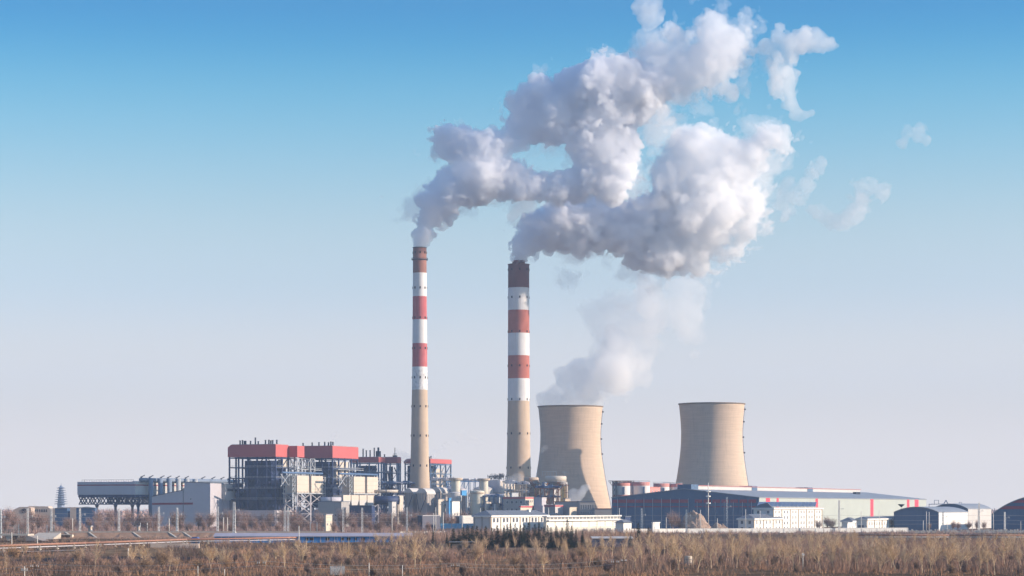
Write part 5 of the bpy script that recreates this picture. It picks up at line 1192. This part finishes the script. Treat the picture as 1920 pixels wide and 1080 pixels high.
# ------------------------------------------------------------------ bare winter trees
def bark(name, c, v=.25): return mat(name, c, 1.0, var=v, scale=1.5, spec=.05)
BARKP = bark('pale_bark', (.68,.51,.33)); TWIGP = bark('tan_twigs', (.52,.35,.22)); TWIGO = bark('ochre_twigs', (.58,.36,.19)); TWIGR = bark('grey_brown_twigs', (.43,.285,.205))
BARKB = bark('brown_bark', (.22,.16,.125)); TWIGB = bark('purple_twigs', (.46,.30,.25)); TWIGD = bark('dark_twigs', (.30,.205,.175))
class Tree:
    def __init__(s, seed): s.r = random.Random(seed); s.t = MB(); s.c = MB()
    def ribbon(s, a, b, w):
        d = (b-a); u = d.cross(Vector((s.r.uniform(-1,1), s.r.uniform(-1,1), s.r.uniform(-.4,.4)))); 
        if u.length < 1e-5: return
        u = u.normalized()*w/2; s.c.quad(a-u, a+u, b+u*.3, b-u*.3)
    def limb(s, a, b, r0, r1):
        n = 5; d = (b-a).normalized(); up = Vector((0,0,1)) if abs(d.z) < .9 else Vector((1,0,0)); u = d.cross(up).normalized(); q = u.cross(d); k = len(s.t.v)
        for c, r in ((a, r0), (b, r1)):
            for i in range(n): t = 2*math.pi*i/n; s.t.v.append(tuple(c+u*math.cos(t)*r+q*math.sin(t)*r))
        for i in range(n): j = (i+1) % n; s.t.f.append((k+i, k+n+i, k+n+j, k+j))
    def turn(s, d, ang):
        a = s.r.uniform(0, 2*math.pi); up = Vector((0,0,1)) if abs(d.z) < .9 else Vector((1,0,0)); u = d.cross(up).normalized(); q = u.cross(d)
        return (d*math.cos(ang)+(u*math.cos(a)+q*math.sin(a))*math.sin(ang)).normalized()
    def twigs(s, p, d, L, n, w, spread, up):
        for _ in range(n):
            e = s.turn(d, s.r.uniform(.2, spread)); e = (e+Vector((0,0,up))).normalized(); l = L*s.r.uniform(.5, 1.15); m = p+e*l*.55; f = (e+Vector((s.r.uniform(-.35,.35), s.r.uniform(-.35,.35), s.r.uniform(-.1,.3)))).normalized()
            s.ribbon(p, m, w); s.ribbon(m, m+f*l*.5, w*.75)
            for _ in range(2):
                g = s.turn(e, s.r.uniform(.35, .9)); o = p+e*l*s.r.uniform(.25, .6); s.ribbon(o, o+g*l*.42, w*.7)
    def grow(s, p, d, L, r, lev, P):
        segs = 3 if lev < 2 else 2; q = p
        for i in range(segs):
            d = (d+Vector((s.r.uniform(-1,1), s.r.uniform(-1,1), s.r.uniform(-.3,.6)))*P['wob']+Vector((0,0,P['up']))).normalized(); e = q+d*L/segs; ra, rb = r*(1-.28*i/segs*2), r*(1-.28*(i+1)/segs*2)
            if lev <= 2: s.limb(q, e, max(ra, .05), max(rb, .038))
            else: s.ribbon(q, e, max(ra*2, P['tw']*1.3))
            if lev >= P['tl']: s.twigs(e, d, P['tlen'], P['tn'], P['tw'], P['tsp'], P['up'])
            if lev < P['max'] and (i > 0 or lev > 0):
                for _ in range(P['side'][min(lev, len(P['side'])-1)]):
                    s.grow(q.lerp(e, s.r.uniform(.2, 1)), s.turn(d, s.r.uniform(*P['ang'])), L*s.r.uniform(.42, .68), rb*.7, lev+1, P)
            q = e
        if lev < P['max']:
            for _ in range(P['fork'][min(lev, len(P['fork'])-1)]): s.grow(q, s.turn(d, s.r.uniform(.15, P['ang'][1]*.8)), L*s.r.uniform(.6, .85), r*.5, lev+1, P)
POP = dict(wob=.12, up=.11, tl=1, tlen=1.5, tn=3, tw=.040, tsp=.85, max=3, side=(3, 2, 1), fork=(2, 2, 1), ang=(.4, .95))
RND_T = dict(wob=.16, up=.06, tl=2, tlen=1.5, tn=6, tw=.07, tsp=1.2, max=3, side=(3, 2, 2), fork=(3, 2, 2), ang=(.5, 1.05))
BUSH = dict(wob=.2, up=.2, tl=1, tlen=1.1, tn=5, tw=.04, tsp=.8, max=2, side=(3, 2, 1), fork=(3, 2, 1), ang=(.4, 1.0))
def make_tree(name, seed, kind, bm, tm):
    T = Tree(seed); P = {'pop': POP, 'round': RND_T, 'bush': BUSH}[kind]; r = T.r
    if kind == 'pop':
        h0 = r.uniform(.5, 1.6); T.limb(Vector((0,0,-.4)), Vector((0,0,h0)), .19, .15); nst = r.choice((1, 1, 1, 2, 3))
        for k in range(nst): T.grow(Vector((0,0,h0)), T.turn(Vector((0,0,1)), r.uniform(.05, .2) if nst == 1 else r.uniform(.18, .42)), r.uniform(4.6, 6.2), .15 if nst < 3 else .12, 0, P)
    elif kind == 'round':
        h0 = r.uniform(1.5, 2.2); T.limb(Vector((0,0,-.4)), Vector((0,0,h0)), .30, .24)
        for k in range(r.choice((4, 5))): T.grow(Vector((0,0,h0)), T.turn(Vector((0,0,1)), r.uniform(.25, .75)), r.uniform(3.6, 4.4), .17, 0, P)
    else:
        for k in range(7): T.grow(Vector((r.uniform(-.5,.5), r.uniform(-.5,.5), -.1)), T.turn(Vector((0,0,1)), r.uniform(.05, .8)), r.uniform(.8, 2.1), .05, 0, P)
    keep = {'pop': r.choice((1200, 1700, 2200)), 'round': 3300, 'bush': 650}[kind]; fs = T.c.f
    if len(fs) > keep: fs = r.sample(fs, keep)
    vv = T.c.v; T.c = MB()
    for q in fs: T.c.quad(*[vv[i] for i in q])
    z = max(v[2] for v in T.c.v); k = 10.0/z if kind != 'bush' else 3.2/z
    for m in (T.t, T.c): m.v = [(a*k, b*k, c*k) for a, b, c in m.v]
    root = thing(name, (0, 0, 0)); T.t.build('trunk' if kind != 'bush' else 'stems', bm, root, True); T.c.build('crown', tm, root)
    return root
protoP = [make_tree('bare_poplar', 100+i, 'pop', BARKP, (TWIGO, TWIGP, TWIGR)[i % 3]) for i in range(12)]
protoF = [make_tree('bare_tree', 500+i, 'round', BARKP if i == 1 else BARKB, (TWIGP, TWIGR, TWIGB, TWIGO)[i]) for i in range(4)]
protoB = [make_tree('bare_tree', 200+i, 'round', BARKB, TWIGB if i % 3 else TWIGD) for i in range(6)]
protoS = [make_tree('bare_shrub', 300+i, 'bush', BARKB, (TWIGP, TWIGB, TWIGO, TWIGD)[i]) for i in range(4)]
used = set()
def plant(protos, x, y, h, label, cat, group, base=10.0, r=RND, z=None):
    p = r.choice(protos)
    if p.name in used: o = copy_tree(p)
    else: used.add(p.name); o = p
    k = h/base; o.location = (x, y, (gz(x, y) if z is None else z)); o.rotation_euler = (0, 0, r.uniform(0, 6.28)); w_ = r.uniform(.7, 1.1); o.scale = (k*w_, k*w_, k); tag(o, label, cat, group); return o
rv = random.Random(77)
def zone(px, tbl):
    for lim, nm in tbl:
        if px < lim: return nm
    return tbl[-1][1]
ZP = [(160,'below the pagoda and bridge'),(300,'beside the dark hollow'),(480,'below the turbine hall'),(640,'in front of the blue-walled shed'),(800,'left of the conifers'),(1000,'below the row of conifers'),(1180,'below the long office block'),
      (1300,'around the cream round tank'),(1400,'below the soil heaps'),(1560,'below the four-storey office'),(1720,'below the five-bay office'),(1860,'below the arched sheds'),(3000,'at the right picture edge')]
def depth_word(D): return 'front rows' if D < 640 else 'middle rows' if D < 820 else 'rear rows'
# the wood on the right, front rows first
def poplar(px, D, h):
    nm = '%s, %s' % (zone(px, ZP), depth_word(D)); plant(protoP, X(px, D), D, h, 'bare tan poplar with pale trunk '+nm, 'tree', 'bare poplars '+nm)
for k in range(42):
    px = 1165+k*18.6+rv.uniform(-8, 8); D = rv.uniform(545, 610); poplar(px, D, rv.uniform(8.2, 10.8))
for k in range(36):
    px = 1175+k*21.5+rv.uniform(-9, 9); D = rv.uniform(650, 790); poplar(px, D, rv.uniform(8, 10.5))
for k in range(34):
    px = 1180+k*22.5+rv.uniform(-9, 9); D = rv.uniform(840, 1010)
    if px > 1600 and D > 960: D -= 120
    poplar(px, D, rv.uniform(6.8, 8.6) if px < 1600 else rv.uniform(5.5, 7.2))
for px, D, h in ((178,600,9.6),(160,640,7),(246,585,8.5),(272,640,8.8),(318,570,8.2),(395,600,8),(418,560,8.4),(462,590,7),(497,600,6),(534,580,9),(566,650,8),(640,590,8.4),(618,620,7.5),(655,600,8),(690,640,7.2),(742,600,9.4),(778,560,10.2),(788,590,9),(758,650,8),(826,600,8),(905,640,8.2),(985,640,6.4),(950,700,7.5),
    (1010,620,7.5),(1062,640,8),(1105,600,8.4),(1130,640,8.8),(1148,700,8),(1085,700,7),(895,830,7.6),(966,832,7.6),(1020,835,8),(1045,838,7.4),(1060,836,7.2),(912,826,7),(1002,828,7.4),(1100,850,7.5),(1128,880,8.2),(1145,860,8.4),(720,900,8),(735,915,8.5),(750,905,8),(765,930,8),(780,900,8.4),(795,880,7),(705,940,7.4),(12,560,6.5),(-8,600,7)):
    poplar(px, D, h)
# rounded bare trees scattered through the scrub on the left and in the middle
for k in range(38):
    px = -15+k*31.5+rv.uniform(-12, 12); D = rv.uniform(520, 680) if k % 2 else rv.uniform(700, 850)
    if gz(X(px, D), D) < -.8: D = 560
    nm = zone(px, ZP)+(', near' if D < 690 else ', farther back'); plant(protoF, X(px, D), D, rv.uniform(4.2, 7.6) if D < 690 else rv.uniform(3.6, 5.6), 'rounded bare tree in the scrub '+nm, 'tree', 'scrub trees '+nm)
# rounded purple trees of the belt behind the railway
ZB = [(140,'below the pagoda'),(270,'below the condenser hall'),(400,'below the turbine hall'),(540,'under the large boiler house'),(640,'under the left filter house'),(760,'under the cream hoppers'),(900,'below the duct hoods'),(3000,'before the right-hand sheds')]
def belt(px, D, h):
    nm = zone(px, ZB)+(', nearer row' if D < 1330 else ', rear row'); plant(protoB, X(px, D), D, h, 'rounded purple-brown bare tree '+nm, 'tree', 'belt trees '+nm, z=0)
for k in range(36):
    px = -10+k*23.3+rv.uniform(-8, 8); D = rv.uniform(1220, 1310); belt(px, D, rv.uniform(8.5, 12))
for k in range(40):
    px = -15+k*22.6+rv.uniform(-9, 9); D = rv.uniform(1350, 1500); t_ = 19.5 if px < 560 else 17.5; belt(px, D, rv.uniform(t_-4.5, t_) if not 60 < px < 180 else rv.uniform(9.5, 12))
belt(1262, 1425, 15.6); belt(1275, 1428, 12)
for px, D, h in ((70,1330,16.5),(85,1500,14),(130,1320,12.5),(716,1500,15),(810,1480,15),(790,1500,16),(833,1500,14),(865,1490,11),(1172,1500,8),(1560,1470,10.5),(1552,1480,12),(1536,1475,9),(1610,1500,9.5),(1655,1510,11),(1645,1520,9),(1670,1515,11),(1830,1470,9),(1816,1478,8.5),(1845,1475,8),(1785,1450,9),(1795,1455,8),(1740,1450,7)): belt(px, D, h)
# shrubs and scrub
def shrub(px, D, h):
    nm = zone(px, ZP)+(', near' if D < 620 else ', farther back'); plant(protoS, X(px, D), D, h, 'leafless brown shrub '+nm, 'shrub', 'leafless shrubs '+nm, base=3.2)
for k in range(110):
    px = rv.uniform(-20, 1180); D = rv.uniform(505, 800) if k % 3 else rv.uniform(800, 1000)
    if gz(X(px, D), D) < -.8: continue
    shrub(px, D, rv.uniform(1.6, 4.6) if D < 800 else rv.uniform(1.6, 2.8))
for k in range(60): shrub(1185+k*12.6+rv.uniform(-8, 8), rv.uniform(520, 760), rv.uniform(2, 4.6))
# conifers in front of the office
NEED = mat('conifer_needles', (.022,.040,.026), .9, var=.4, scale=1.2, spec=.1); NEED2 = mat('conifer_needles_light', (.045,.062,.040), .9, var=.35, scale=1.2, spec=.1)
def make_conifer(seed, fat):
    r = random.Random(seed); root = thing('conifer', (0, 0, 0)); MB().tube((0,0,-.3), (0,0,9.6), .16, 6, .03).build('trunk', BARKB, root, True); a = MB(); z = .8
    while z < 9.9:
        R_ = fat*(1-(z/10.0)**1.3)*r.uniform(.8, 1.12)+.15; n = int(6+R_*5)
        for k in range(n):
            t = r.uniform(0, 6.28); Lb = R_*r.uniform(.55, 1.12); d = Vector((math.cos(t), math.sin(t), r.uniform(-.28, .12))); p0 = Vector((0, 0, z+r.uniform(-.15, .15))); q = Vector((-d.y, d.x, 0))
            m = max(2, int(Lb/.28))
            for j in range(1, m+1):
                c = p0+d*Lb*j/m+Vector((0, 0, -.10*(j/m)**2*Lb)); w_ = .34*(1.15-.6*j/m)
                for sg in (-1, 1):
                    e = (q*sg*r.uniform(.5, 1)+d*r.uniform(.3, .8)+Vector((0, 0, r.uniform(-.5, .25)))).normalized()*w_*r.uniform(.9, 1.7); u = e.cross(Vector((r.uniform(-.3,.3), r.uniform(-.3,.3), 1))).normalized()*.12; a.quad(c-u, c+u, c+e+u*.3, c+e-u*.3)
        z += r.uniform(.2, .34)
    a.build('crown', NEED if seed % 3 else NEED2, root); return root
protoC = [make_conifer(400+i, f) for i, f in enumerate((2.3, 3.0, 3.7, 2.0))]
CON = [(850,878,7.4,2),(861,868,6.8,1),(877,880,8.6,2),(894,872,8.4,1),(911,884,8.2,2),(932,882,8.4,1),(951,884,8.8,2),(966,882,9.0,1),(983,884,8.6,2),(1011,884,8.8,1),(1027,880,8.2,0),(1043,880,8.0,1),(1072,880,8.0,1),(812,870,6.6,3),(838,875,5.6,1),(868,872,8.0,1),(886,866,8.3,2),(902,880,7.2,1),(922,876,7.6,0),(945,872,8.6,2),(957,880,9,1),(976,870,8.6,1),(991,873,9.2,0),(1003,880,8.6,1),(1020,872,8,3),(1033,876,7.6,1),(1064,866,10.2,0),(1054,874,7.4,1),(1080,880,7,3),(1092,884,6.2,1),(1182,900,5.4,2),(1197,980,8,1),(1216,985,6.5,2)]
for i, (px, D, h, v) in enumerate(CON):
    nm = 'left of the hipped-roof office' if px < 880 else 'before the left half of the hipped-roof office' if px < 955 else 'before the right half of the hipped-roof office' if px < 1025 else 'before the long office block' if px < 1110 else 'near the small gatehouse'
    plant([protoC[v]], X(px, D), D, h*1.13, 'dark green conifer '+nm+(', tall' if h > 8.4 else ', mid height' if h > 7 else ', short'), 'conifer', 'conifers '+nm)
for p in protoP+protoF+protoB+protoS+protoC:
    if p.name not in used:
        for c in list(p.children): bpy.data.objects.remove(c)
        bpy.data.objects.remove(p)
# ------------------------------------------------------------------ ground cover that nobody could count
def cover(name, n, area, hr, m, seed, blades=5, wd=.05, spread=.5):
    r = random.Random(seed); mb = MB()
    nc = max(30, n//16); cl = []
    for _ in range(nc):
        D = r.uniform(area[2], area[3]); cl.append((X(r.uniform(area[0], area[1]), D), D, r.uniform(.45, 1.25), r.uniform(1.0, 6.5), r.choice((.3, 1, 1, 1.8))))
    wts = [c[3]*c[4] for c in cl]; picks = r.choices(cl, wts, k=n)
    for cx, c_y, ch, cs, _w in picks:
        x, y = r.gauss(cx, cs), r.gauss(c_y, cs*1.6); z = gz(x, y); h = r.uniform(*hr)*ch
        if not area[2]-8 < y < area[3]+8 or z < -1.1: continue
        for _ in range(blades):
            a = r.uniform(0, 6.28); dx, dy = math.cos(a)*spread*h*r.uniform(.2, 1), math.sin(a)*spread*h*r.uniform(.2, 1); ox, oy = x+r.uniform(-.6, .6), y+r.uniform(-.6, .6); k = h*r.uniform(.6, 1); b = r.uniform(0, 3.14); ux, uy = math.cos(b)*wd, math.sin(b)*wd
            mb.quad((ox-ux, oy-uy, z-.05), (ox+ux, oy+uy, z-.05), (ox+dx+ux*.3, oy+dy+uy*.3, z+k), (ox+dx-ux*.3, oy+dy-uy*.3, z+k))
    return tag(mb.build(name, m), kind='stuff')
GRASS = bark('dry_grass', (.40,.235,.135), .5); BRUSHR = bark('brush_red', (.42,.235,.15), .4); BRUSH = bark('brush_brown', (.35,.225,.165), .4); BRUSHD = bark('brush_dark', (.15,.10,.085), .4); BRUSHP = bark('brush_purple', (.37,.25,.215), .35)
cover('dry_grass', 5500, (-30, 1950, 500, 700), (.4, 1.1), GRASS, 1, 4, .05, .5)
cover('dry_grass', 2600, (-30, 1950, 700, 1080), (.4, 1.0), GRASS, 2, 4, .06, .5)
cover('brushwood', 8000, (1150, 1960, 545, 1060), (1.2, 4.2), BRUSH, 3, 6, .045, .45)
cover('brushwood', 2600, (-30, 790, 520, 1080), (.8, 2.6), BRUSH, 4, 6, .045, .6)
cover('brushwood', 2600, (-30, 1960, 512, 800), (.8, 2.6), BRUSHR, 14, 6, .045, .6)
cover('brushwood', 1500, (-30, 1160, 510, 1000), (1.0, 3.4), BRUSHD, 15, 7, .05, .6)
cover('brushwood', 2200, (780, 1130, 520, 845), (.6, 1.5), BRUSH, 9, 6, .045, .6)
cover('brushwood', 7000, (-30, 900, 1190, 1580), (1.5, 5.0), BRUSHP, 5, 6, .10, .5)
cover('brushwood', 5200, (740, 1200, 990, 1240), (2.0, 5.2), BRUSH, 8, 6, .07, .5)
cover('brushwood', 4200, (880, 1960, 1300, 1500), (.6, 2.6), BRUSHP, 6, 5, .09, .5)
cover('brushwood', 2600, (100, 780, 1139, 1156), (.5, 1.6), BRUSH, 7, 5, .06, .6)
# far woods on the horizon: one mass
rw = random.Random(12); fw = MB()
for k in range(5200):
    D = rw.uniform(2300, 7600); x = X(rw.uniform(-40, 1960), D); hgt = rw.uniform(5, 13.5); wv_ = rw.uniform(3, 8)
    for _ in range(4):
        a = rw.uniform(0, 3.14); ox = x+rw.uniform(-4, 4); b = rw.uniform(.3, 1); fw.quad((ox-.3, D, 0), (ox+.3, D, 0), (ox+wv_*b*math.cos(a)+.5, D+rw.uniform(-3, 3), hgt*b), (ox+wv_*b*math.cos(a)-.5, D+rw.uniform(-3, 3), hgt*b*.95))
tag(fw.build('distant_woods', TWIGB), kind='stuff')
OCT = ((60,5),(28,5),(13,4.4),(6.5,3.4),(3.4,1.9))
# ------------------------------------------------------------------ the steam
SD = steam_mat('steam_dense', 0.26, col=(.962,.970,.986)); STH = steam_mat('steam_thinning', 0.075, col=(.97, .975, .985)); SDB = steam_mat('steam_dense_bright', 0.105, col=(.98, .983, .988)); SM = steam_mat('steam_medium', 0.06, col=(.99,.99,.99)); ST = steam_mat('steam_tower', 0.042, g=0.0, col=(1,1,1)); SV = steam_mat('steam_veil', 0.02, g=0.0, col=(1,1,1)); SL = steam_mat('steam_thin', 0.022); SW = steam_mat('steam_wisp', 0.036)
def plume(name, anchor, D, label): return thing(name, (X(anchor[0], D), D, Z(anchor[1], D)), 0, label, 'steam plume')
t = plume('steam_plume', (788, 465), 2000, 'great steam plume from the tall slender chimney, grey at left and sunlit at right')
steam_mesh('dense_cloud', [b for b in PLUME_A if b[0] < 1215], 2000, SD, t, h=1.35, seed=6, jseed=19, grow=2.0, octs=OCT)
steam_mesh('thinning_cloud', [b for b in PLUME_A if b[0] > 1185], 2000, STH, t, h=1.5, seed=5, grow=3.0, octs=((50,8),(24,8),(11,6.5),(5.5,4.4),(3.2,2.3)), erode=.35)
steam_mesh('soft_edge', PLUME_A[6:], 2000, SL, t, h=1.6, seed=4, grow=5.0, octs=((50,18),(20,14),(9,9),(4.5,5)), erode=1.0)
steam_mesh('loose_puff', [(1195,8,13),(1215,22,20),(1228,8,16),(1212,45,12),(1235,35,10),(1205,30,14)], 2000, SM, t, h=1.8, seed=21, octs=((30,9),(14,6),(7,3)))
t = plume('steam_plume', (972, 490), 2070, 'broad steam plume from the thicker chimney, ending in a bright billowing mass')
steam_mesh('dense_cloud', [b for b in PLUME_B if b[0] < 1245], 2070, SD, t, h=1.35, seed=14, jseed=20, grow=2.0, octs=OCT)
steam_mesh('bright_cloud', [b for b in PLUME_B if b[0] > 1215 and b[1] < 495], 2070, SDB, t, h=1.5, seed=15, grow=3.0, octs=((50,7),(24,7.5),(11,6.5),(5.5,4.6),(3.2,2.4)), erode=.3)
steam_mesh('soft_edge', PLUME_B[5:], 2070, SL, t, h=1.6, seed=9, grow=5.0, octs=((50,18),(20,14),(9,9),(4.5,5)), erode=1.0)
t = plume('steam_cloud', (1480, 120), 2000, 'detached T-shaped puff of steam at the upper right, torn from the great plume')
steam_mesh('cloud', [(1440,88,12),(1455,95,16),(1475,85,20),(1500,82,22),(1525,80,17),(1545,85,10),(1463,55,9),(1480,110,22),(1472,140,22),(1470,165,20),(1478,185,14),(1490,205,11),(1497,220,7),(1508,65,12),(1560,83,6),(1512,215,6)], 2000, SM, t, h=1.8, seed=31, octs=((34,11),(15,7),(7,4)), grow=2)
t = plume('steam_wisp', (1600, 390), 2100, 'faint hooked wisp of steam right of the bright billowing mass')
steam_mesh('cloud', [(1545,405,8),(1555,418,9),(1575,418,10),(1595,408,11),(1608,390,12),(1620,370,12),(1612,350,11),(1635,350,9),(1655,365,8),(1530,395,7)], 2100, SW, t, h=1.8, seed=33, octs=((30,7),(13,6),(6,4)), grow=4)
t = plume('steam_wisp', (1480, 380), 2100, 'faint upright wisp of steam against the bright billowing mass')
steam_mesh('cloud', [(1462,385,9),(1470,365,10),(1475,400,8),(1500,375,9),(1515,350,11),(1525,325,11),(1540,305,10),(1478,345,8)], 2100, SW, t, h=1.8, seed=35, octs=((30,9),(13,7),(6,4)), grow=3.5)
t = plume('steam_wisp', (1715, 255), 2100, 'tiny lone wisp of steam high at the right')
steam_mesh('cloud', [(1692,265,9),(1705,252,8),(1722,246,10),(1735,262,8)], 2100, SW, t, h=1.8, seed=37, octs=((26,10),(12,7),(6,4)), grow=2.0)
t = plume('steam_plume', (1069, 762), 2140, 'soft white steam drifting right out of the left cooling tower')
steam_mesh('dense_cloud', [(1045,752,24),(1030,748,16),(1075,738,34),(1105,735,30),(1060,712,24),(1095,705,38),(1130,692,40),(1150,712,28),(1155,668,36)], 2140, ST, t, h=1.9, seed=41, octs=((45,10),(20,6),(9,3)), grow=2)
steam_mesh('thin_cloud', [(1150,700,40),(1175,660,42),(1190,690,26),(1160,620,34),(1195,625,36),(1215,600,34),(1160,578,30),(1240,575,34),(1255,590,26),(1215,562,32),(1265,560,24),(1285,600,16),(1140,590,16)], 2140, SV, t, h=2.2, seed=43, octs=((50,14),(22,9),(10,5)), grow=9)
def puff(name, anchor, D, blobs, m, label, seed, octs=((14,4),(7,2.6),(3.5,1.2)), h=.8, grow=.5):
    t = plume(name, anchor, D, label); steam_mesh('cloud', blobs, D, m, t, h=h, k=2.0, seed=seed, octs=octs, grow=grow); return t
S2 = steam_mat('steam_puff', 0.12); S3 = steam_mat('steam_puff_thin', 0.04)
puff('steam_puff', (617, 832), 1975, [(619,829,3.5),(623,824,5.5),(627,818,6),(631,813,5)], S3, 'small steam puff rising from the roof of the middle boiler house', 51)
puff('steam_puff', (745, 858), 2170, [(740,850,4),(747,848,5.5),(756,852,6.5),(764,857,7),(758,862,5)], S3, 'low steam puff on the roof left of the slender chimney', 53)
puff('steam_puff', (828, 850), 2200, [(812,853,4),(820,848,5),(830,840,5),(838,833,4.5)], S3, 'thin steam streak climbing right of the slender chimney', 55)
puff('steam_puff', (868, 822), 2200, [(858,822,7),(866,818,8),(876,825,8),(888,828,7),(900,830,5)], steam_mat('steam_puff_faint', .014), 'faint torn steam wisp between the two chimneys', 57, grow=1)
puff('steam_puff', (940, 925), 1920, [(937,932,5),(942,922,7),(948,912,9),(955,903,10),(965,899,10),(975,897,8),(940,905,6)], S3, 'white steam curling up the process building left of the thick chimney', 59)
puff('steam_puff', (1078, 945), 1880, [(1073,940,7),(1077,930,8),(1071,926,6),(1083,935,8),(1090,925,8),(1095,918,7),(1102,913,5),(1078,920,5)], S2, 'crisp white steam puff in front of the foot of the left cooling tower', 61)
puff('steam_puff', (1018, 845), 2010, [(1016,846,3.5),(1021,841,4),(1024,838,3)], S3, 'tiny steam puff against the shaded side of the left cooling tower', 63)
